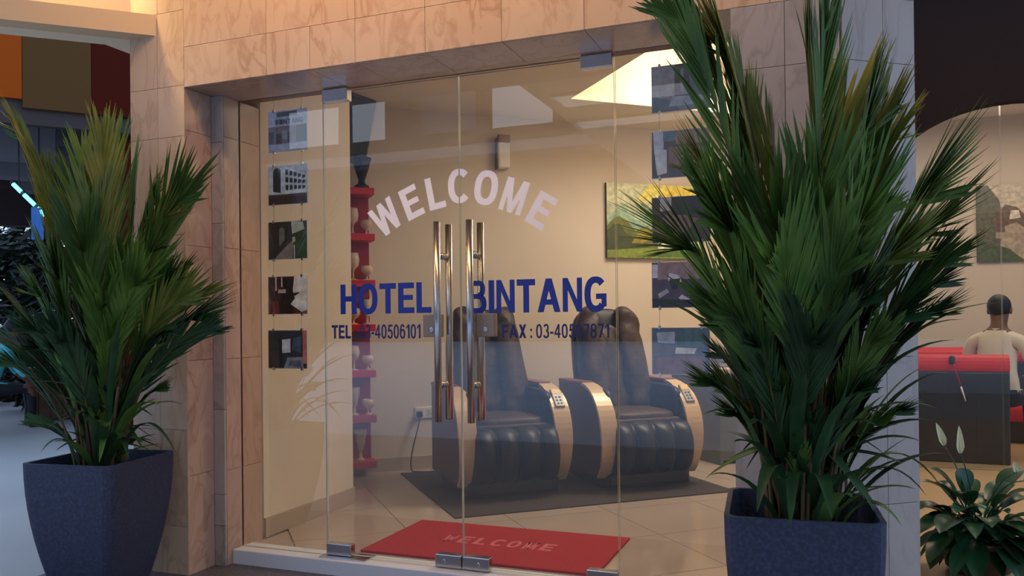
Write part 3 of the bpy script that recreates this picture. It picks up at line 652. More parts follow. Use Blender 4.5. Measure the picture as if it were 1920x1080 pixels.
# ------------------------------------------------------------------ massage chairs
def bez(p, n):
    p = [Vector(x) for x in p]; o = []
    for i in range(n + 1):
        t = i / n; a = [x.copy() for x in p]
        while len(a) > 1: a = [a[k] * (1 - t) + a[k + 1] * t for k in range(len(a) - 1)]
        o.append(a[0])
    return o
def massage_chair(loc, label):
    t = empty('massage_chair', loc, R(221.7)); tag(t, label, 'massage chair', 'massage chairs on the charcoal carpet')
    q = MB(); q.box((-.31, -.36, .008), (.31, .27, .11)); q.build('base', BLACK, t, bevel=.02)
    edge = [(-.02, .675), (.115, .66), (.23, .62), (.30, .53), (.335, .40), (.335, .27), (.29, .15), (.22, .085)]
    cv = bez([(y, z, 0) for y, z in edge], 22)
    prof = [(-.40, .09)] + [(p.x, p.y) for p in reversed(cv)] + [(-.40, .675)]
    for s in (-1, 1):
        q = MB(); q.prism(prof, 0, s * .285, s * .365); arm = q.build('arm_panel', BROWNP, t, bevel=.006)
        # champagne strip running over the front of the arm
        pts = cv; q = MB(); vs = []; fs = []
        for i, p in enumerate(pts):
            d = (pts[min(i + 1, 22)] - pts[max(i - 1, 0)]).normalized(); nn = Vector((-d.y, d.x, 0)) * -1
            wd = .044 + .016 * math.sin(math.pi * min(1, i / 20))
            nn = Vector((d.y, -d.x, 0)); nn = nn if nn.x + nn.y > 0 else -nn
            for xx, off in ((s * .325 - wd, 0), (s * .325 - wd, .020), (s * .325 + wd, .020), (s * .325 + wd, 0)):
                vs.append((xx, p.x + nn.x * (off - .003), p.y + nn.y * (off - .003)))
        for i in range(22):
            for k in range(4): fs.append((i * 4 + k, i * 4 + (k + 1) % 4, i * 4 + 4 + (k + 1) % 4, i * 4 + 4 + k))
        fs += [(0, 1, 2, 3), (88, 91, 90, 89)]
        q.add(vs, fs); q.build('arm_trim', GOLD, arm, smooth=False)
        q = MB(); q.box((s * .325 - .045, -.40, .672), (s * .325 + .045, -.0, .70)); q.build('arm_cap', CAPW, arm, bevel=.010)
        # dark inner bolster
        q = MB(); q.superq((s * .262, -.08, .54), (.035, .30, .125), .5, .5); q.build('arm_bolster', LEATHER_B, t, smooth=True)
    rc = Matrix.Translation((-.325, .205, .602)) @ Matrix.Rotation(R(-45), 4, 'X')
    q = MB(); q.box((-.034, -.075, -.002), (.034, .075, .016), 0, rc); cp = q.build('control_panel', PANELG, t, bevel=.004)
    q = MB(); q.box((-.030, -.07, .016), (.030, -.028, .0175), 0, rc); q.build('instruction_label', YELLOWP, cp)
    for i in range(3):
        for j in range(2):
            q = MB(); q.lathe([(.007, 0), (.007, .003), (.004, .0045)], (0, 0, 0), 10); o = q.build('button', BLACK, cp); o.matrix_local = rc @ Matrix.Translation((-.012 + .024 * j, .0 + .026 * i, .016))
    q = MB(); q.superq((0, -.02, .43), (.245, .27, .075), .4, .35, 28, 12); q.build('seat', LEATHER, t, smooth=True)
    q = MB(); q.box((-.245, .205, .415), (.245, .262, .455)); q.build('seat_band', BROWNP, t, bevel=.012)
    # ribbed leg rest with four rolls
    q = MB(); nu, nv = 48, 18; vs = []; fs = []
    for j in range(nv + 1):
        a = -.5 * math.pi + math.pi * 1.08 * j / nv
        for i in range(nu + 1):
            u = i / nu; x = -.30 + .60 * u
            lob = abs(math.sin(math.pi * 4 * u)) ** .55
            edge_ = min(1, min(u, 1 - u) * 14) ** .5
            rr = (.125 + .062 * lob) * edge_
            vs.append((x, .20 + rr * max(0, math.cos(a)) ** .75 + .03, .265 + (.165 + .012 * lob) * math.sin(a)))
    for j in range(nv):
        for i in range(nu): fs.append((j * (nu + 1) + i, j * (nu + 1) + i + 1, (j + 1) * (nu + 1) + i + 1, (j + 1) * (nu + 1) + i))
    q.add(vs, fs); q.box((-.29, .05, .10), (.29, .235, .42)); q.build('leg_rest', LEATHER_B, t, smooth=True)
    # backrest: shell, centre cushion, two side wings and a head pillow
    lean = Matrix.Translation((0, -.17, .40)) @ Matrix.Rotation(R(17), 4, 'X')
    def pil(name, c, r, e1, e2, m, wr=.012, tap=0, nu=28, nv=20):
        sd = random.uniform(0, 9)
        def fn(qv, p):
            k = (qv.z) / .85; qv.x *= 1 - tap * max(0, k - .35)
            qv.y += wr * math.sin(qv.z * 38 + 3 * math.sin(qv.x * 16 + sd)) * (1 if p.y > .1 else .2)
            qv.x += wr * .5 * math.sin(qv.z * 23 + sd)
            return lean @ qv
        q = MB(); q.superq(c, r, e1, e2, nu, nv, 0, fn); return q.build(name, m, t, smooth=True)
    pil('back_shell', (0, -.06, .42), (.275, .07, .43), .5, .5, LEATHER_B, 0, .22)
    pil('back_cushion', (0, .0, .36), (.12, .070, .35), .6, .6, LEATHER, .014)
    for s in (-1, 1): pil('side_wing', (s * .165, .04, .42), (.105, .085, .42), .6, .7, LEATHER, .015, .18)
    return t
c1 = massage_chair((-2.08, 5.10, .008), 'dark massage chair partly behind the door handles, beside the red shelf tower')
c2 = massage_chair((-1.33, 5.66, .008), 'dark massage chair below the mountain painting, beside the grey desk')

# ------------------------------------------------------------------ red shelf tower with goblets
tw = tag(empty('shelf_tower', BACK @ Vector((-.455, 0, 0)), math.atan2(W1.y, W1.x)), 'tall narrow red shelf tower with seven boards against the back wall', 'shelf')
q = MB(); q.box((-.20, -.035, .05), (.122, -.004, 2.06)); q.build('back_board', RED_D, tw, bevel=.003)
tops = [2.105, 1.771, 1.435, 1.112, .777, .450, .118]
for z in tops:
    q = MB(); q.box((-.21, -.20, z - .052), (.135, -.035, z)); q.build('shelf_board', RED, tw, bevel=.004)
def goblet(kind, s, lx, z, label, ly=-.115):
    if kind == 'tulip': pr = [(.035, 0), (.036, .004), (.008, .012), (.006, .06), (.012, .075), (.038, .10), (.044, .14), (.036, .19), (.033, .19), (.040, .14), (.034, .105), (.004, .08)]
    elif kind == 'bowl': pr = [(.036, 0), (.036, .005), (.010, .012), (.008, .035), (.03, .05), (.050, .075), (.052, .10), (.044, .125), (.041, .125), (.048, .10), (.046, .078), (.004, .05)]
    else: pr = [(.036, 0), (.036, .006), (.012, .016), (.010, .06), (.022, .08), (.036, .15), (.046, .215), (.043, .215), (.033, .15), (.018, .085), (.004, .08)]
    q = MB(); q.lathe([(r * s, h * s) for r, h in pr], n=20)
    p = BACK @ Vector((-.455 + lx, ly, z))
    o = q.build('goblet', GOBLET, None, loc=p, smooth=True); tag(o, label, 'goblet', 'glass goblets on the red shelf tower'); return o
kinds = [None, ('tulip', 1.0, 'bowl', .85), ('tulip', 1.05, 'bowl', .85), ('bowl', .95, 'flute', .85), ('tulip', .95, 'bowl', .85), ('flute', .95, 'bowl', .9), ('flute', 1.05, None, 0)]
nth = ['', 'second', 'third', 'fourth', 'fifth', 'sixth', 'lowest']
word = dict(tulip='tall tulip-shaped glass goblet', bowl='short round glass goblet', flute='slender flared glass goblet')
for i, k in enumerate(kinds):
    if not k: continue
    goblet(k[0], k[1], -.012 if k[2] else .03, tops[i], '%s on the %s board of the red tower' % (word[k[0]], nth[i]))
    if k[2]: goblet(k[2], k[3], .088, tops[i], '%s on the %s board of the red tower' % (word[k[2]], nth[i]))
q = MB(); q.lathe([(.055, 0), (.055, .02), (.03, .035), (.022, .06), (.03, .08), (.055, .16), (.072, .225), (.068, .225), (.05, .16), (.02, .09)], n=22)
u_ = q.build('trophy_cup', URN, None, loc=BACK @ Vector((-.40, -.13, 2.105)), smooth=True); tag(u_, 'black flared trophy cup on top of the red shelf tower', 'trophy')

# ------------------------------------------------------------------ television on its bracket behind the white wall end
tv = tag(empty('television', (-3.24, 4.93, 2.52)), 'flat black television tilted down from the ceiling behind the white wall end', 'television')
tvm = Matrix.Rotation(R(-8), 4, 'Z') @ Matrix.Rotation(R(14), 4, 'Y')
def tvp(name, a, b, m, par, bev=.006):
    q = MB(); q.box(a, b, 0, tvm); return q.build(name, m, par, bevel=bev)
body = tvp('television_body', (-.035, -.36, -.24), (.035, .36, .24), BLACK, tv)
tvp('screen', (.0352, -.335, -.205), (.038, .335, .222), mat('dark_screen', rgb(18, 18, 22), .12), tv, .001)
tvp('wall_plate', (-.06, -.12, -.12), (-.035, .12, .12), STEEL_D, tv, .003)
q = MB(); q.box((-.16, -.03, -.02), (-.03, .03, .34)); q.build('ceiling_bracket', STEEL_D, tv, bevel=.004)
q = MB(); q.tube(bez([(.045, -.33, .22), (.11, -.37, .10), (.12, -.37, -.12), (.03, -.33, -.26), (-.01, -.30, -.20)], 18), .004, 6); q.build('cable', WHITEP, tv, smooth=True)

# air freshener, socket with cable, painting and desk along the back wall
t = tag(empty('air_freshener', BACK @ Vector((.735, -.0, 2.33)), math.atan2(W1.y, W1.x)), 'small white and grey air freshener dispenser high on the cream wall', 'dispenser')
q = MB(); q.box((-.05, -.075, 0), (.05, 0, .25)); q.build('casing', WHITEP, t, bevel=.014)
q = MB(); q.box((-.055, -.06, -.004), (-.047, 0, .24)); q.box((-.05, -.08, .2), (.05, -.05, .262)); q.build('grey_top', STEEL_D, t, bevel=.004)
t = tag(empty('wall_socket', BACK @ Vector((.085, 0, .43)), math.atan2(W1.y, W1.x)), 'white double wall socket low on the back wall beside the red tower', 'socket')
q = MB(); q.box((-.075, -.010, -.043), (.075, 0, .043)); q.build('plate', WHITEP, t, bevel=.003)
for x in (-.038, .038):
    q = MB(); q.box((x - .028, -.012, -.03), (x + .028, -.010, .03)); s_ = q.build('socket_face', mat('socket_face_%d' % (x > 0), rgb(214, 208, 200), .4), t)
    q = MB()
    for hx, hz in ((-.009, -.01), (.009, -.01), (0, .01)): q.box((x + hx - .003, -.0126, hz - .004), (x + hx + .003, -.012, hz + .004))
    q.build('pin_holes', BLACK, s_)
pw = tag(empty('power_cable', BACK @ Vector((.05, -.012, .42)), math.atan2(W1.y, W1.x)), 'dark power cable hanging from the wall socket to the carpet', 'cable')
q = MB(); q.box((-.03, -.035, -.022), (.012, .0, .022)); q.build('plug', BLACK, pw, bevel=.005)
q = MB(); q.tube(bez([(-.01, -.03, -.01), (-.02, -.07, -.10), (-.10, -.06, -.25), (-.10, -.05, -.40), (-.09, -.10, -.413)], 16) + bez([(-.09, -.10, -.413), (-.02, -.24, -.408), (.2, -.22, -.408), (.42, -.28, -.408)], 14)[1:], .005, 6); q.build('lead', CABLEM, pw, smooth=True)

def paint_obj(name, base, W, H, shapes, label, rz, M_):
    t = tag(empty(name, base, rz), label, 'painting')
    q = MB(); q.box((-W / 2, -.03, 0), (W / 2, 0, H)); q.build('canvas', mat(name + '_canvas', rgb(70, 64, 50), .7), t, bevel=.002)
    ms = []; q = MB()
    for k, (c, poly) in enumerate(shapes):
        m = pm(*c)
        if m not in ms: ms.append(m)
        q.add([(-W / 2 + u * W, -.0304 - .00015 * k, v * H) for u, v in poly], [tuple(range(len(poly)))], ms.index(m))
    q.build('picture', ms, t); return t
mp = [rect((168, 176, 140), 0, 0, 1, 1), rect((182, 186, 150), 0, .72, 1, 1), ((214, 196, 92), [(.3, .78), (1, .7), (1, 1), (.42, 1)]), ((226, 184, 60), [(.55, .82), (.95, .78), (1, .95), (.6, .97)]), ((128, 158, 130), [(0, .5), (.1, .66), (.16, .72), (.24, .64), (.34, .58), (.44, .7), (.54, .62), (.7, .56), (1, .7), (1, .3), (0, .3)]),
      ((158, 182, 150), [(.16, .72), (.24, .64), (.36, .5), (.26, .52), (.2, .6)]), ((196, 206, 188), [(.42, .12), (.56, .1), (.66, .56), (.5, .42)]), ((72, 84, 62), [(.42, .36), (.6, .52), (.62, .3), (.5, .2)]),
      ((92, 96, 30), [(0, .0), (0, .42), (.06, .52), (.12, .56), (.2, .5), (.28, .36), (.4, .44), (.5, .3), (.52, 0)]), ((52, 62, 22), [(0, .0), (0, .36), (.06, .44), (.13, .46), (.18, .34), (.3, .22), (.4, .2), (.46, .0)]), ((136, 120, 30), [(.24, .2), (.32, .36), (.4, .42), (.46, .3), (.36, .2)]),
      ((112, 128, 40), [(0, 0), (1, 0), (1, .16), (.6, .12), (.4, .14), (0, .1)]), ((70, 96, 32), [(.3, .02), (.9, .02), (1, .1), (.5, .1)])]
b0 = BACK @ Vector((1.685 + .44, -.001, 1.645))
paint_obj('mountain_painting', b0, .95, .625, mp, 'unframed mountain valley painting in green and yellow on the cream back wall', math.atan2(W1.y, W1.x), None)

dk = tag(empty('office_desk', BACK @ Vector((2.55, -.50, 0)), math.atan2(W1.y, W1.x)), 'grey desk with a pale top standing behind the massage chair near the palm', 'desk')
DG = mat('grey_desk_panel', rgb(92, 96, 92), .45)
q = MB(); q.box((-.36, -.32, .70), (.62, .42, .74)); q.build('desk_top', mat('pale_desk_top', rgb(196, 172, 142), .4), dk, bevel=.006)
q = MB(); q.box((-.33, -.28, .03), (.60, -.25, .70)); q.build('modesty_panel', DG, dk, bevel=.003)
for x in (-.34, .58):
    q = MB(); q.box((x, -.29, 0), (x + .03, .40, .70)); q.build('side_panel', DG, dk, bevel=.003)
q = MB(); q.box((.15, -.27, .12), (.52, .36, .66)); dr = q.build('drawer_unit', mat('dark_drawer', rgb(54, 54, 58), .5), dk, bevel=.004)
tr_ = tag(empty('document_tray', BACK @ Vector((2.52, -.5, .74)), math.atan2(W1.y, W1.x)), 'flat grey document tray lying on the desk behind the massage chair', 'tray')
q = MB(); q.box((-.2, -.14, 0), (.2, .14, .012)); q.box((-.2, -.14, 0), (-.19, .14, .09)); q.box((.19, -.14, 0), (.2, .14, .09)); q.box((-.2, .13, 0), (.2, .14, .09)); q.build('tray_body', mat('grey_tray', rgb(110, 108, 106), .5), tr_, bevel=.002)

# ------------------------------------------------------------------ potted palms
def planter_mesh(name, parent, a, h, rz):
    # square tapered pot, sides bowed; a = half width at the rim
    q = MB(); n = 9; rings = []
    prof = []
    for i in range(n + 1):
        t = i / n; s = .60 + .40 * (1 - (1 - t) ** 1.9); prof.append((a * s, h * t))
    prof += [(a * .93, h), (a * .90, h - .10), (a * .88, h - .11)]
    vs = []; fs = []; K = 6; c_ = .035
    def ring(s, z):
        r_ = c_ * s / a; out_ = []
        for qx, qy, a0 in ((1, 1, 0), (-1, 1, 90), (-1, -1, 180), (1, -1, 270)):
            for k in range(4):
                an = R(a0 + 30 * k); out_.append((qx * (s - r_) + r_ * math.cos(an), qy * (s - r_) + r_ * math.sin(an), z))
        return out_
    m_ = 16
    for s, z in prof: vs += ring(s, z)
    for i in range(len(prof) - 1):
        for k in range(m_): fs.append((i * m_ + k, i * m_ + (k + 1) % m_, (i + 1) * m_ + (k + 1) % m_, (i + 1) * m_ + k))
    fs.append(tuple(range(m_ - 1, -1, -1)))
    q.add(vs, fs); o = q.build('planter', POT, parent, rz=rz)
    for p in o.data.polygons: p.use_smooth = False
    q = MB(); s = a * .885
    g_ = 10; vs = []; fs = []
    for i in range(g_ + 1):
        for j in range(g_ + 1): vs.append((-s + 2 * s * i / g_, -s + 2 * s * j / g_, h - .09 + random.uniform(-.008, .008)))
    for i in range(g_):
        for j in range(g_): fs.append((i * 11 + j, (i + 1) * 11 + j, (i + 1) * 11 + j + 1, i * 11 + j + 1))
    q.add(vs, fs); q.build('soil', SOIL, parent, rz=rz, smooth=True)

def leaf_strip(q, p, d, nrm, L, wmax, droop, fold=.25, seg=6, mi=0, tip=1.0):
    # a long leaf: three verts across, folded along the midrib
    d = d.normalized(); s = d.cross(nrm).normalized(); vs = []; fs = []; pos = p.copy(); dd = d.copy()
    for i in range(seg + 1):
        t = i / seg
        w_ = wmax * (min(1, .35 + t * 3.0)) * (1 - t ** 2.2) ** .8 if i < seg else .0008
        n_ = s.cross(dd).normalized()
        vs += [pos - s * w_ * .5 + n_ * w_ * fold, pos, pos + s * w_ * .5 + n_ * w_ * fold]
        pos = pos + dd * (L / seg); dd = (dd + Vector((0, 0, -droop / seg))).normalized()
    for i in range(seg):
        b = i * 3; fs += [(b, b + 1, b + 4, b + 3), (b + 1, b + 2, b + 5, b + 4)]
    q.add(vs, fs, mi)

def frond(parent, base, tip, kind, mt_l, ctr):
    base = Vector(base); tip = Vector(tip); L = (tip - base).length
    hz = (tip - base); hz.z = 0
    mid = base + Vector((0, 0, 1)) * L * .55 + hz * .18
    if kind == 2: mid = base + Vector((0, 0, 1)) * (L * .75) + hz * .35
    tip = base.lerp(tip, .76 if kind == 1 else .82); hz = tip - base; hz.z = 0
    N = 22; pts = bez([base, mid, tip - (hz * .12), tip], N)
    q = MB(); q.tube(pts, [.0065 * (1 - .75 * i / N) for i in range(N + 1)], 6)
    st = q.build('frond', STALK, parent, smooth=True)
    outd = (pts[N // 2] - Vector(ctr)); outd.z = 0
    if outd.length < .02: outd = Vector((random.uniform(-1, 1), random.uniform(-1, 1), 0))
    outd.normalize(); az = math.atan2(outd.y, outd.x) + random.uniform(-.5, .5); outd = Vector((math.cos(az), math.sin(az), 0))
    q = MB(); nl = 34 if kind != 1 else 28
    s0 = .30 if kind != 1 else .42
    LL = (.27 if kind == 0 else .33) * min(1.15, L / 1.3 + .15)
    for i in range(nl):
        t = s0 + (1 - s0) * (i / (nl - 1)); f_ = t * N; k = min(int(f_), N - 1); p = pts[k].lerp(pts[k + 1], f_ - k)
        tg = (pts[k + 1] - pts[k]).normalized()
        sd = tg.cross(outd); sd = sd.normalized() if sd.length > .1 else Vector((1, 0, 0)); up = sd.cross(tg).normalized()
        u = i / (nl - 1)
        ang = R((21 if kind == 0 else 25) * (1 - u) + 5 * u + random.uniform(-4, 4))
        ln = LL * (.62 + .5 * math.sin(math.pi * min(1, u * 1.1)) - .18 * u) * random.uniform(.88, 1.1)
        wd = (.0145 if kind != 1 else .021) * random.uniform(.8, 1.2)
        for s in (-1, 1):
            d = tg * math.cos(ang) + sd * s * math.sin(ang) + up * .10
            leaf_strip(q, p, d, up, ln, wd, random.uniform(-.05, .22) + (.25 if kind == 2 else 0), .22, 5)
    lf = q.build('leaflets', mt_l, st, smooth=True); lf['kind'] = 'stuff'
    return st

def strap(parent, base, tip, wd, m, arch=.5):
    base = Vector(base); tip = Vector(tip); L = (tip - base).length
    mid = base.lerp(tip, .45) + Vector((0, 0, L * arch))
    pts = bez([base, mid, tip], 12); vs = []; fs = []
    for i, p in enumerate(pts):
        t = i / 12; d = (pts[min(i + 1, 12)] - pts[max(i - 1, 0)]).normalized(); s = d.cross(Vector((0, 0, 1)))
        s = s.normalized() if s.length > .05 else Vector((1, 0, 0)); n_ = s.cross(d)
        w_ = wd * (.22 + .78 * math.sin(math.pi * min(1, .08 + t * .95)) ** .8) if i < 12 else .001
        vs += [p - s * w_ / 2 + n_ * w_ * .18, p, p + s * w_ / 2 + n_ * w_ * .18]
    for i in range(12): b = i * 3; fs += [(b, b + 1, b + 4, b + 3), (b + 1, b + 2, b + 5, b + 4)]
    q = MB(); q.add(vs, fs); return q.build('leaf', m, parent, smooth=True)

def palm(loc, a, h, rz, fr, low, label, seed):
    random.seed(seed)
    t = tag(empty('potted_palm', loc), label, 'potted plant', None)
    planter_mesh('planter', t, a, h, rz)
    o = Vector(loc); zs = h - .085
    for i, (x, y, z, k) in enumerate(fr):
        tip = Vector((x, y, z)) - o; an = math.atan2(tip.y, tip.x) + random.uniform(-.6, .6); r_ = random.uniform(.02, .11)
        base = (r_ * math.cos(an), r_ * math.sin(an), zs)
        frond(t, base, tip, k, random.choice([LEAF, LEAF, LEAF_Y, LEAF]) if tip.z > zs + .95 else random.choice([LEAF, LEAF_D, LEAF_D]), (0, 0, 0))  # light on the crown put into leaf colour: brighter high, deeper low
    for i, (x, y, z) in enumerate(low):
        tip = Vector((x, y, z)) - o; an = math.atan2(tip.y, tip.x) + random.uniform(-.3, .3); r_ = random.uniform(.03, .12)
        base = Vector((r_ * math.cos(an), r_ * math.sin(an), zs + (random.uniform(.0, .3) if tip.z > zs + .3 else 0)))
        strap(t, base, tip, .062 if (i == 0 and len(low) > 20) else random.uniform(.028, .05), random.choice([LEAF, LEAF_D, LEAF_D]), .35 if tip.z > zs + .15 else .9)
    for i in range(16):   # young low fronds round the foot
        an = 6.283 * i / 16 + random.uniform(-.2, .2); r_ = random.uniform(.20, .36); z = zs + random.uniform(.30, .85)
        if o.y + r_ * math.sin(an) > 3.02: continue
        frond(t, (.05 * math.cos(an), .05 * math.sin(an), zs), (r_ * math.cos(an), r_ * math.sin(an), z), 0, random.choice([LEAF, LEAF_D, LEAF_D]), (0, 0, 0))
    # canes in the middle of the clump
    for i in range(14):
        an = random.uniform(0, 6.28); r_ = random.uniform(.01, .10); ln = random.uniform(.35, .75)
        q = MB(); q.tube(bez([(r_ * math.cos(an), r_ * math.sin(an), zs - .02), (r_ * 1.2 * math.cos(an), r_ * 1.2 * math.sin(an), zs + ln * .5), (r_ * 1.9 * math.cos(an), r_ * 1.9 * math.sin(an), zs + ln)], 6), [.011, .011, .010, .009, .008, .007, .006], 8)
        q.build('cane', STALK, t, smooth=True)
    # inner filler leaves
    for i in range(80):
        an = random.uniform(0, 6.28); r_ = random.uniform(.12, .30); z = zs + random.uniform(.10, .85)
        b = Vector((random.uniform(-.06, .06), random.uniform(-.06, .06), zs + random.uniform(0, .35)))
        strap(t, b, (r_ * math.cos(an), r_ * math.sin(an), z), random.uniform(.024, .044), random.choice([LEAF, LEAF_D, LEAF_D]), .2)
    return t
RF = [(-0.49,2.42,2.34,0),(-0.43,2.60,2.42,0),(-0.34,2.54,2.36,1),(-0.27,2.68,2.16,0),(-0.25,2.72,2.05,0),(-0.18,2.70,1.92,0),(-0.08,2.63,2.24,0),(-0.01,2.55,2.26,0),(0.05,2.73,2.09,1),(0.11,2.70,2.03,1),(0.17,2.83,2.01,0),(0.21,2.90,1.94,0),(0.30,2.67,1.76,1),(0.34,2.90,1.66,1),(0.36,2.80,1.45,0),(-0.45,2.39,1.51,2),(-0.40,2.58,1.80,0),(-0.33,2.32,1.66,0),(-0.30,2.33,1.65,1),(-0.30,2.33,1.31,1),(-0.15,2.39,1.63,1),(-0.15,2.25,1.49,1),(0.05,2.36,1.48,1),(-0.03,2.44,1.70,1),(0.11,2.54,1.67,1),(0.08,2.42,1.37,1),(0.20,2.63,1.53,1),(0.21,2.58,1.31,1),(-0.33,2.41,1.23,0),(0.34,2.79,1.27,0),(0.35,2.90,1.38,0),(-0.04,2.29,1.22,1),(-0.21,2.26,1.17,0),(0.13,2.44,1.17,0),]
LF = [(-3.37,2.57,2.31,0),(-3.40,2.66,2.27,0),(-3.41,2.77,2.10,0),(-3.29,2.82,2.06,0),(-3.07,2.79,2.25,0),(-3.10,2.89,2.26,0),(-2.95,2.86,2.12,0),(-3.20,2.80,2.17,0),(-2.62,2.86,2.03,1),(-2.68,2.84,1.84,0),(-2.42,2.84,1.23,0),(-2.49,2.86,1.37,1),(-2.54,2.84,1.46,1),(-2.59,2.77,1.50,0),(-2.65,2.64,1.55,1),(-2.75,2.60,1.58,0),(-3.57,2.60,1.46,0),(-3.61,2.58,1.22,0),(-3.40,2.56,1.06,0),(-2.95,2.57,1.75,1),(-3.05,2.53,1.59,1),(-3.14,2.50,1.42,0),(-2.75,2.81,1.66,0),(-2.84,2.88,1.91,0),(-3.01,2.71,1.89,1),(-2.82,2.57,1.43,1),(-2.54,2.68,1.23,0),(-3.23,2.52,1.24,0),]
RD = [(0.40,2.76,1.41),(0.26,2.66,0.82),(0.17,2.51,0.54),(0.09,2.32,0.62),(-0.11,2.24,0.58),(-0.32,2.32,0.69),(-0.36,2.41,0.96),(-0.49,2.36,1.18),(0.29,2.78,0.95),(0.19,2.63,0.71),(0.25,2.71,0.59),(-0.19,2.21,0.62),(-0.01,2.28,0.60),(-0.41,2.40,1.18),(0.38,2.92,1.11),(0.47,2.85,1.16),(-0.07,2.20,0.98),(-0.21,2.20,0.84),(0.10,2.32,0.84),(0.04,2.28,0.66),]
LD = [(-2.59,2.77,0.78),(-2.58,2.66,0.94),(-3.14,2.56,0.71),(-3.16,2.55,0.58),(-3.02,2.50,0.64),(-2.56,2.67,1.05),(-3.34,2.58,0.92),(-2.63,2.59,0.64),(-2.73,2.50,0.71),(-2.89,2.49,0.75),(-2.62,2.76,0.57),(-2.67,2.52,1.14),(-2.79,2.48,0.93),(-2.61,2.66,0.79),(-2.73,2.61,0.57),]
PL = [(0.34,4.00,0.40),(0.34,4.00,0.28),(0.39,4.12,0.44),(0.43,4.25,0.36),(0.52,4.18,0.44),(0.57,4.30,0.37),(0.79,4.28,0.43),(0.77,4.44,0.33),(0.33,3.89,0.20),(0.35,3.79,0.10),(0.43,3.76,0.05),(0.53,3.80,0.04),(0.64,3.90,0.04),(0.75,4.05,0.08),(0.80,4.18,0.19),(0.83,4.30,0.29),(0.67,4.34,0.29),(0.46,3.83,0.31),(0.59,3.83,0.26),(0.68,3.92,0.20),(0.52,3.75,0.23),(0.39,3.75,0.24),]

palm((-3.08, 2.79, GZ), .226, .605, R(8), LF, LD, 'tall potted palm in a dark tapered square planter before the left marble column', 3)
RD += [(.27, 2.62, .86), (.30, 2.70, .72), (.22, 2.50, .78), (.24, 2.60, .98), (.33, 2.74, 1.05), (.20, 2.44, .66), (-.36, 2.45, .84), (-.30, 2.36, 1.0), (-.40, 2.55, .95), (.16, 2.38, 1.0), (.12, 2.36, .72), (-.14, 2.26, .7), (.30, 2.80, .60), (.05, 2.30, .92), (-.26, 2.34, .78)]
palm((-.10, 2.625, GZ), .215, .635, R(4.6), RF, RD, 'largest potted palm, its dark square planter nearest the camera, hiding the right column', 5)

# ------------------------------------------------------------------ peace lily beside the right column
random.seed(21)
ly = tag(empty('peace_lily', (.58, 4.12, 0)), 'low peace lily with broad green leaves and pale flowers right of the grey column', 'potted plant')
q = MB(); q.lathe([(.10, 0), (.13, .02), (.15, .14), (.155, .15), (.14, .15), (.135, .13), (.0, .125)], n=22); q.build('pot', mat('brown_clay_pot', rgb(96, 66, 50), .7), ly, smooth=True)
def lily_leaf(tip, wd):
    tip = Vector(tip) - Vector((.58, 4.12, 0)); base = Vector((random.uniform(-.04, .04), random.uniform(-.04, .04), .13))
    L = (tip - base).length
    if L > .40: tip = base + (tip - base) * (.40 / L) if tip.z < .1 else tip
    mid = base.lerp(tip, .5) + Vector((0, 0, .10 + .12 * L)); pts = bez([base, mid, tip], 14)
    q = MB(); q.tube(pts[:8], .004, 6); st = q.build('leaf', LILY, ly, smooth=True)
    vs = []; fs = []
    for i in range(6, 15):
        t = (i - 6) / 8; p = pts[i]; d = (pts[min(i + 1, 14)] - pts[i - 1]).normalized(); s = d.cross(Vector((0, 0, 1)))
        s = s.normalized() if s.length > .05 else Vector((1, 0, 0)); n_ = s.cross(d)
        w_ = wd * math.sin(math.pi * min(1, .06 + t * .94)) ** .75 if t < 1 else .001
        vs += [p - s * w_ / 2 + n_ * w_ * .15, p - s * w_ / 4 + n_ * w_ * .06, p, p + s * w_ / 4 + n_ * w_ * .06, p + s * w_ / 2 + n_ * w_ * .15]
    for i in range(8):
        for k in range(4): b = i * 5 + k; fs.append((b, b + 1, b + 6, b + 5))
    q = MB(); q.add(vs, fs); q.build('blade', LILY, st, smooth=True)
for p in PL: lily_leaf(p, random.uniform(.075, .115))
for i in range(16):
    an = random.uniform(0, 6.28); r_ = random.uniform(.12, .27); lily_leaf((.58 + r_ * math.cos(an), 4.12 + r_ * math.sin(an), random.uniform(.16, .40)), random.uniform(.06, .10))
for (bx_, by_, bz_), (tx, ty, tz) in [((.461, 4.206, .536), (.432, 4.195, .63)), ((.521, 4.176, .507), (.518, 4.175, .62)), ((.748, 4.211, .43), (.735, 4.2, .475)), ((.765, 4.163, .40), (.775, 4.16, .435))]:
    b = Vector((bx_, by_, bz_)) - Vector((.58, 4.12, 0)); e = Vector((tx, ty, tz)) - Vector((.58, 4.12, 0))
    q = MB(); q.tube(bez([(0, 0, .13), (b.x * .3, b.y * .3, .4), b], 8), .003, 6); f = q.build('flower', LILY, ly, smooth=True)
    q = MB(); leaf_strip(q, b, e - b, Vector((.2, -1, .1)), (e - b).length * 1.1, .035, .1, .3, 8); q.build('spathe', SPATHE, f, smooth=True)
    q = MB(); q.tube([b, b + (e - b) * .3, b + (e - b) * .5], [.005, .006, .003], 8); q.build('spadix', mat('spadix', rgb(216, 206, 150), .7) if 'spadix' not in bpy.data.materials else bpy.data.materials['spadix'], f, smooth=True)

for i in range(26):
    an = random.uniform(math.pi * .95, math.pi * 2.05); r_ = random.uniform(.15, .30); lily_leaf((.58 + r_ * math.cos(an), 4.12 + r_ * math.sin(an), random.uniform(.0, .26)), random.uniform(.08, .12))
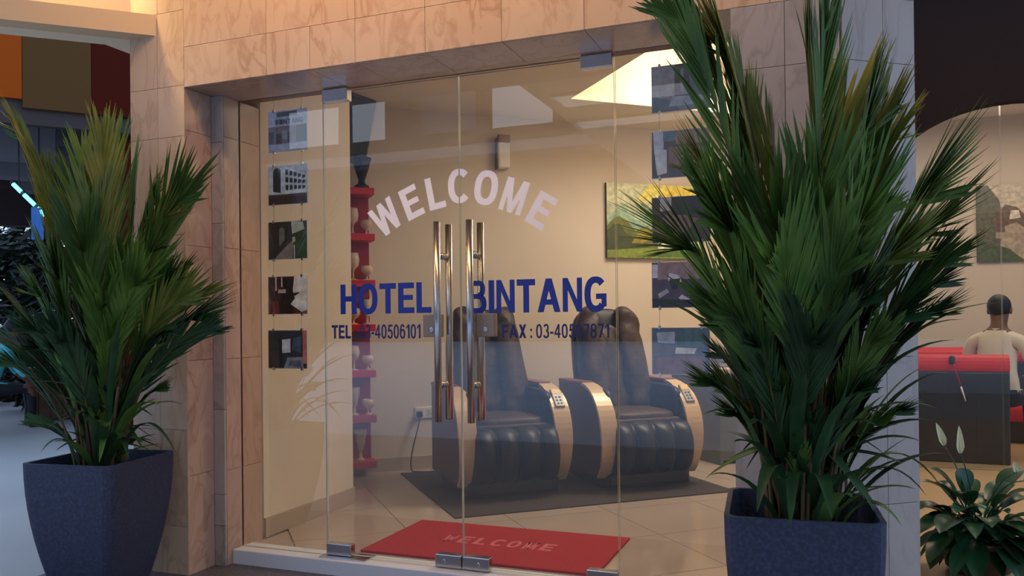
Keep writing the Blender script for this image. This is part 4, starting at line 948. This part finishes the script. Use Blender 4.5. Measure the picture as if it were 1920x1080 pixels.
# ------------------------------------------------------------------ bistro seen past the right column
struct(bx('floor_bistro', (.3, 3.6, -.2), (6, 10.0, 0), BISTF))
struct(bx('wall_bistro', (.3, 9.8, 0), (6, 9.95, 3.2), BISTW))
struct(bx('wall_bistro_right', (5.9, 6.85, 0), (6, 9.8, 3.2), BISTW))
struct(bx('ceiling_bistro', (.3, 6.90, 3.2), (6, 9.95, 3.3), CEILC))
# dark front wall with an arched opening
q = MB(); xc, zc, rx = 1.22, 1.30, .80
arc = [(-(R(0)) + xc + 0, 0)]
pts = []
for i in range(25):
    a = math.pi * i / 24; pts.append((xc - .88 * math.cos(a) * 1.0, 1.9 + .76 * math.sin(a) ** .8))
vs = []; fs = []; n = len(pts)
for y in (6.78, 6.90):
    for x, z in pts: vs.append((x, y, z))
    for x, z in pts: vs.append((x, y, 4.6))
for i in range(n - 1):
    fs += [(i, i + 1, n + i + 1, n + i), (2 * n + i, 3 * n + i, 3 * n + i + 1, 2 * n + i + 1), (i, 2 * n + i, 2 * n + i + 1, i + 1), (n + i, n + i + 1, 3 * n + i + 1, 3 * n + i)]
q.add(vs, fs)
q.box((.3, 6.78, 0), (xc - .88, 6.90, 4.6)); q.box((xc + .88, 6.78, 0), (2.6, 6.90, 4.6))
struct(q.build('wall_bistro_front', VAL))
GLASS_B = glass_mat('bistro_glass', gain=1.0)
def pane2(name, x0, x1, z0, z1):
    q = MB(); q.box((x0, 6.86, z0), (x1, 6.872, z1)); q.m = [1, 1, 0, 1, 0, 1]; return struct(q.build(name, [GLASS_B, EDGE]))
pane2('window_3', .36, 1.135, .01, 2.70); pane2('window_4', 1.141, 2.09, .01, 2.70)

def booth(loc, rz, wdt, label):
    t = tag(empty('booth_seat', loc, rz), label, 'booth seat', 'booth seats in the bistro')
    q = MB(); q.box((-wdt / 2, -.06, 0), (wdt / 2, .06, .70)); q.build('back_panel', BOOTHK, t, bevel=.012)
    q = MB(); q.tube([(-wdt / 2, 0, .755), (wdt / 2, 0, .755)], .075, 16); q.build('top_roll', BOOTHR, t, smooth=False)
    q = MB(); q.superq((0, .33, .27), (wdt / 2, .25, .085), .3, .2, 24, 10); q.build('seat', BOOTHR, t, smooth=True)
    q = MB(); q.box((-wdt / 2 + .02, .08, .0), (wdt / 2 - .02, .50, .20)); q.build('seat_base', BOOTHK, t, bevel=.01)
    for i in range(1, 4):
        q = MB(); q.box((-wdt / 2 + wdt * i / 4 - .006, -.064, .05), (-wdt / 2 + wdt * i / 4 + .006, -.058, .68)); q.build('seam', BOOTHK, t)
    return t
booth((.80, 7.20, 0), R(-3), .86, 'black booth seat with a red top roll, its back to the glass')
booth((1.70, 8.9, 0), R(178), 2.2, 'red booth seat facing the glass below the painting, beyond the seated person')
sp_ = tag(empty('table', (2.25, 7.75, 0)), 'dark square table to the right of the seated person', 'table')
q = MB(); q.box((-.42, -.38, .72), (.42, .38, .75)); q.build('table_top', BOOTHK, sp_, bevel=.006)
q = MB(); q.lathe([(.22, 0), (.22, .02), (.04, .04), (.035, .72)], n=20); q.build('pedestal', BLACK, sp_)
# narrow feather duster with a pale tip hooked over the booth back
du = tag(empty('cleaning_stick', (.84, 7.138, .79)), 'thin dark stick with a pale tip leaning on the black booth back', 'stick')
q = MB(); q.superq((0, -.03, 0), (.022, .03, .035), .7, .7, 12, 8); q.build('hook', BLACK, du, smooth=True)
q = MB(); q.tube([(0, -.045, 0), (.055, -.06, -.20)], .006, 8); q.build('handle', RED_D, du, smooth=True)
q = MB(); q.tube([(.055, -.06, -.20), (.085, -.065, -.31)], [.007, .004], 8); q.build('tip', WHITEP, du, smooth=True)
bp_ = [rect((150, 132, 108), 0, 0, 1, 1), rect((176, 158, 132), 0, .6, 1, 1), ((84, 80, 60), [(0, .0), (.18, 0), (.3, .4), (.24, .8), (.12, 1), (0, 1)]), ((96, 76, 58), [(.18, .55), (.3, .74), (.42, .7), (.58, .5), (.72, .3), (.8, .14), (.72, .1), (.56, .36), (.42, .5), (.3, .46), (.2, .3)]), ((150, 128, 104), [(.2, .3), (1, .26), (1, .36), (.2, .38)]), ((70, 78, 52), [(0, 0), (.5, 0), (.34, .16), (0, .3)]), ((92, 92, 64), [(.5, 0), (1, 0), (1, .14), (.66, .1)]), ((196, 180, 156), [(.34, .54), (.46, .56), (.44, .66), (.36, .66)])]
paint_obj('bridge_painting', (1.45 + .38, 9.80, 1.69), .86, .79, bp_, 'brown painting of a bent tree over a bank, hung on the bistro wall', 0, None)

# ------------------------------------------------------------------ people
def skin_body(name, joints, edges, rads, mats_fn, mats, parent, root=0, sub=2):
    me = bpy.data.meshes.new(name); me.from_pydata([Vector(j) for j in joints], edges, [])
    o = bpy.data.objects.new(name, me); COL.objects.link(o)
    md = o.modifiers.new('s', 'SKIN'); md.use_smooth_shade = True
    for i, r_ in enumerate(rads):
        v = me.skin_vertices[0].data[i]; v.radius = r_ if isinstance(r_, tuple) else (r_, r_); v.use_root = (i == root)
    sb = o.modifiers.new('u', 'SUBSURF'); sb.levels = sub; sb.render_levels = sub
    dg = bpy.context.evaluated_depsgraph_get()
    nm = bpy.data.meshes.new_from_object(o.evaluated_get(dg)); bpy.data.objects.remove(o)
    nm.materials.clear()
    for m in mats: nm.materials.append(m)
    for p in nm.polygons: p.material_index = mats_fn(p.center); p.use_smooth = True
    b = link(name, nm, parent); return b
def head_bits(parent, c, yaw, s=1.0, hair_drop=.02):
    # face features and hair around a head centred at c, looking along yaw
    M_ = Matrix.Translation(c) @ Matrix.Rotation(yaw, 4, 'Z')
    q = MB()
    def fn(qv, p): return M_ @ qv
    q.superq((0, -.012 * s, .028 * s), (.086 * s, .104 * s, .098 * s), 1, 1, 22, 14, 0, lambda qv, p: M_ @ (qv if not (p.y > .45 and p.z < .35) else Vector((qv.x * .9, min(qv.y, .05 * s), qv.z))))
    q.build('hair', HAIR, parent, smooth=True)
    q = MB(); q.superq((0, .098 * s, -.012 * s), (.014 * s, .02 * s, .024 * s), .8, .8, 10, 8, 0, fn); q.build('nose', SKIN, parent, smooth=True)
    for sx in (-1, 1):
        q = MB(); q.superq((sx * .080 * s, 0, -.005 * s), (.012 * s, .02 * s, .032 * s), .8, .8, 10, 8, 0, fn); q.build('ear', SKIN, parent, smooth=True)
        q = MB(); q.superq((sx * .032 * s, .088 * s, .012 * s), (.013 * s, .008 * s, .008 * s), 1, 1, 10, 8, 0, fn); q.build('eye', WHITEP, parent, smooth=True)
    q = MB(); q.superq((0, .086 * s, -.05 * s), (.024 * s, .008 * s, .006 * s), 1, 1, 10, 8, 0, fn); q.build('mouth', mat('lips', rgb(110, 60, 54), .5) if 'lips' not in bpy.data.materials else bpy.data.materials['lips'], parent, smooth=True)
def hand(J, E, Rd, w, d, up):
    # palm and five fingers hanging from wrist vertex w along direction d
    d = Vector(d).normalized(); up = Vector(up).normalized(); sd = d.cross(up).normalized(); p = Vector(J[w])
    J.append(p + d * .045); E.append((w, len(J) - 1)); Rd.append((.026, .014)); pal = len(J) - 1
    for k, (o, ln) in enumerate(((-.024, .060), (-.008, .070), (.008, .066), (.024, .052))):
        a = Vector(J[pal]) + d * .03 + sd * o; J.append(a); E.append((pal, len(J) - 1)); Rd.append(.0095)
        b = a + d * ln * .5 - up * .008; J.append(b); E.append((len(J) - 2, len(J) - 1)); Rd.append(.0085)
        c = b + d * ln * .35 - up * .022; J.append(c); E.append((len(J) - 2, len(J) - 1)); Rd.append(.007)
    a = p + d * .03 - sd * .035 - up * .004; J.append(a); E.append((w, len(J) - 1)); Rd.append(.011)
    b = a + d * .035 - sd * .012 - up * .012; J.append(b); E.append((len(J) - 2, len(J) - 1)); Rd.append(.009)
def seated(loc, rz, label, shirt, lean=.0, sleeve='short', seat=.46, scale=1.0, arms=None):
    t = tag(empty('person', loc, rz), label, 'person')
    y1 = lean; J = [(0, 0, seat + .10), (0, .01 + y1 * .3, seat + .28), (0, .015 + y1 * .7, seat + .46), (0, y1, seat + .56), (0, .02 + y1 * 1.15, seat + .635), (0, .045 + y1 * 1.25, seat + .715), (0, .035 + y1 * 1.3, seat + .80), (0, .03 + y1 * 1.3, seat + .865)]
    E = [(0, 1), (1, 2), (2, 3), (3, 4), (4, 5), (5, 6), (6, 7)]
    Rd = [(.165, .12), (.145, .105), (.165, .11), (.10, .075), (.052, .052), (.070, .082), (.080, .096), (.055, .066)]
    for s in (-1, 1):
        J.append((s * .185, y1 * .95, seat + .515)); E.append((3, len(J) - 1)); Rd.append(.062); sh = len(J) - 1
        el, wr = (arms[0] if s < 0 else arms[1]) if arms else ((s * .26, .05 + y1, seat + .26), (s * .16, .27 + y1, seat + .24))
        J.append(el); E.append((sh, len(J) - 1)); Rd.append(.043); J.append(wr); E.append((len(J) - 2, len(J) - 1)); Rd.append(.028)
        wi = len(J) - 1; hand(J, E, Rd, wi, Vector(wr) - Vector(el), (0, 0, 1))
    for s in (-1, 1):
        J.append((s * .10, .06, seat + .07)); E.append((0, len(J) - 1)); Rd.append(.085)
        J.append((s * .12, .44, seat + .06)); E.append((len(J) - 2, len(J) - 1)); Rd.append(.060)
        J.append((s * .12, .46, .30)); E.append((len(J) - 2, len(J) - 1)); Rd.append(.052)
        J.append((s * .12, .44, .09)); E.append((len(J) - 2, len(J) - 1)); Rd.append(.038)
        J.append((s * .13, .58, .035)); E.append((len(J) - 2, len(J) - 1)); Rd.append((.042, .03))
    zt = seat + .60; els = [Vector(J[i]) for i in range(len(J))]
    wr_ = [Vector((arms[0] if arms else ((-.26, .05 + y1, seat + .26), (-.16, .27 + y1, seat + .24)))[k]) for k in (0, 1)], [Vector((arms[1] if arms else ((.26, .05 + y1, seat + .26), (.16, .27 + y1, seat + .24)))[k]) for k in (0, 1)]
    def mf(c):
        if c.z > zt: return 0
        for e, w_ in wr_:
            if (c - w_).length < .13 or (c - (e + w_) / 2).length < .11: return 0
        if c.z < .07: return 3
        if c.z < seat + .13 or (c.y > .2 + y1 * .6 and c.z < seat + .2): return 2
        return 1
    skin_body('body', J, E, Rd, mf, [SKIN, shirt, TROUS, BLACK], t)
    head_bits(t, Vector((0, .045 + y1 * 1.28, seat + .775)), 0)
    # collar
    q = MB(); q.tube([(.062 * math.cos(a * .5236), .015 + y1 * 1.1 + .062 * math.sin(a * .5236), seat + .612) for a in range(13)], .016, 8); q.build('collar', shirt, t, smooth=True)
    return t
seated((1.20, 7.55, 0), R(-25), 'person in a cream shirt seated behind the black booth back, seen from behind', SHIRTC, .06, seat=.40)

# ------------------------------------------------------------------ cafe seen past the left column
CF2 = Vector((-.76, .65, 0)).normalized(); CR2 = Vector((CF2.y, -CF2.x, 0))
CAFE = frame((0, 0, 0), CR2, CF2)
def cbox(name, a, b, m, parent=None, bevel=0):
    q = MB(); q.box(a, b, 0, CAFE); return q.build(name, m, parent, bevel=bevel)
cw_ = struct(cbox('wall_cafe', (-3.0, 15.6, GZ), (1.6, 15.75, 1.0), UMBER))
fa = struct(cbox('wall_cafe_fascia', (-2.6, 9.10, 3.05), (1.2, 9.20, 4.4), DARKB))
for x0, x1, m in ((-2.0, -.385, ORANGE), (-.38, .20, UMBER), (.205, .9, MAROON)):
    cbox('panel', (x0, 9.06, 3.2 if m is not ORANGE else 3.28), (x1, 9.10, 4.3), m, fa)
struct(cbox('wall_cafe_side', (.45, 9.2, GZ), (.62, 14, 4.3), MAROON))
struct(cbox('ceiling_cafe', (-3, 9.21, 3.35), (1.0, 13.5, 3.45), DARKB))
for i, (x0, x1, y0, z0, z1) in enumerate(((-1.2, -.12, 9.8, 2.85, 3.35), (-.7, .02, 10.4, 2.75, 3.12), (-.5, .12, 11.2, 2.72, 2.98))):
    struct(cbox('trim_5', (x0, y0, z0), (x1, y0 + .3, z1), GREYB))
struct(cbox('trim_6', (-2.4, 11.8, 2.84), (.5, 12.1, 3.1), DARKB))
sl = tag(empty('strip_lamp'), 'slanting cyan strip lamp under the dark cafe ceiling', 'lamp')
def cp_(x, y, z): return CAFE @ Vector((x, y, z))
q = MB(); q.tube([cp_(-.50, 9.62, 2.57), cp_(-.20, 9.42, 2.23)], .028, 8); q.build('housing', DARKB, sl)
for a, b in ((.04, .26), (.36, .66), (.76, .96)):
    p0, p1 = cp_(-.50, 9.585, 2.555), cp_(-.20, 9.385, 2.215); q = MB(); q.tube([p0.lerp(p1, a), p0.lerp(p1, b)], .021, 8); q.build('tube', LED, sl)
struct(cbox('trim_7', (-2.6, 12.3, 2.42), (.4, 12.5, 2.9), DARKB))
sl.location = (0, 0, 0)
cbox('end_plate', (-.33, 9.40, 1.98), (-.225, 9.44, 2.30), BLUEP, sl, .004)
for u_ in (.2, .8):
    pr_ = cp_(-.50, 9.62, 2.57).lerp(cp_(-.20, 9.42, 2.23), u_); q = MB(); q.tube([pr_, (pr_.x, pr_.y, 3.36)], .008, 6); q.build('hanger', DARKB, sl)
# wooden counter and the person bending beside it
ct = tag(empty('wooden_counter'), 'low brown wooden counter far back in the cafe beside the bent person', 'counter')
cbox('counter_body', (-.50, 12.05, GZ), (.05, 12.40, .56), WOOD, ct, .01); cbox('counter_top', (-.53, 12.02, .56), (.08, 12.43, .60), WOOD, ct, .008)
for i in range(4): cbox('plank', (-.49 + .135 * i, 12.035, GZ + .02), (-.365 + .135 * i, 12.05, .54), WOOD, ct, .003)
ang = math.atan2(CF2.y, CF2.x) - math.pi / 2
p = cp_(-.88, 11.45, GZ - .07)
st_ = tag(empty('stool', p, ang), 'small dark stool under the person in turquoise', 'stool')
q = MB(); q.lathe([(.16, .39), (.17, .40), (.17, .43), (.16, .44)], n=18); q.build('seat', BLACK, st_)
for a in range(4):
    an = a * math.pi / 2 + .78; q = MB(); q.tube([(.11 * math.cos(an), .11 * math.sin(an), .40), (.15 * math.cos(an), .15 * math.sin(an), .0)], .014, 8); q.build('leg', BLACK, st_)
seated(p, ang - R(80), 'person in a turquoise shirt bending forward far back at the left edge', SHIRTB, .20, seat=.47, arms=[((-.25, .34, .72), (-.15, .52, .56)), ((.25, .34, .72), (.15, .52, .56))])
# hedge and trees beyond the cafe, against the evening sky
def clump(name, c, r, n, size, m, label, cat, trunk=0):
    t = tag(empty(name, c), label, cat, 'shrubs and trees behind the cafe'); q = MB()
    for i in range(n):
        d = Vector((random.gauss(0, 1), random.gauss(0, 1), random.gauss(0, 1))); d.normalize(); k = random.random() ** .4
        p = Vector((d.x * r[0] * k, d.y * r[1] * k, r[2] + d.z * r[2] * k + trunk))
        e = Vector((random.gauss(0, 1), random.gauss(0, 1), random.gauss(0, .6))).normalized(); leaf_strip(q, p, e, Vector((random.gauss(0, 1), random.gauss(0, 1), random.gauss(0, 1))).normalized(), size * random.uniform(.7, 1.4), size * .4, .3, .1, 2)
    f = q.build('foliage', m, t); f['kind'] = 'stuff'
    q = MB(); q.tube([(0, 0, 0), (.02, .02, r[2] + trunk)], [.05, .02], 8); q.build('trunk', WOOD, t)
random.seed(4)
clump('garden_shrub', cp_(-.45, 13.6, GZ), (.55, .4, .7), 1800, .17, FAR_LEAF, 'dark garden shrub behind the wooden counter', 'shrub')
clump('garden_shrub', cp_(-1.35, 14.9, GZ), (.5, .4, 1.05), 1800, .18, FAR_LEAF, 'taller dark shrub behind the person in turquoise', 'shrub')
clump('garden_tree', cp_(-.75, 16.6, GZ), (1.2, .6, .95), 3000, .22, FAR_LEAF, 'thin garden tree against the pale sky beyond the cafe', 'tree', 1.1)
clump('garden_shrub', cp_(.25, 14.8, GZ), (.45, .35, 1.0), 1500, .18, FAR_LEAF, 'narrow dark shrub behind the left potted palm', 'shrub')

# ------------------------------------------------------------------ street side, mirrored in the glass
sb = tag(empty('street_building', (-14, -44, GZ - .1)), 'grey building across the street with lit shop windows', 'building')
q = MB(); q.box((-50, -10, 0), (60, 0, 21)); q.build('building_body', CONC, sb)
for i in range(12):
    q = MB(); x = -34 + i * 5.4; q.box((x, 0, 14.2), (x + (4.2 if i % 3 else 2.6), .1, 17.2)); q.build('window', LITW if i in (2, 3, 5, 6, 8, 9, 10) else mat('street_window_%d' % i, rgb(120, 120, 128), .3), sb)
q = MB(); q.box((-50, 0, 12.2), (60, 1.6, 12.9)); q.build('awning_slab', mat('awning_slab', rgb(170, 166, 166), .7), sb)
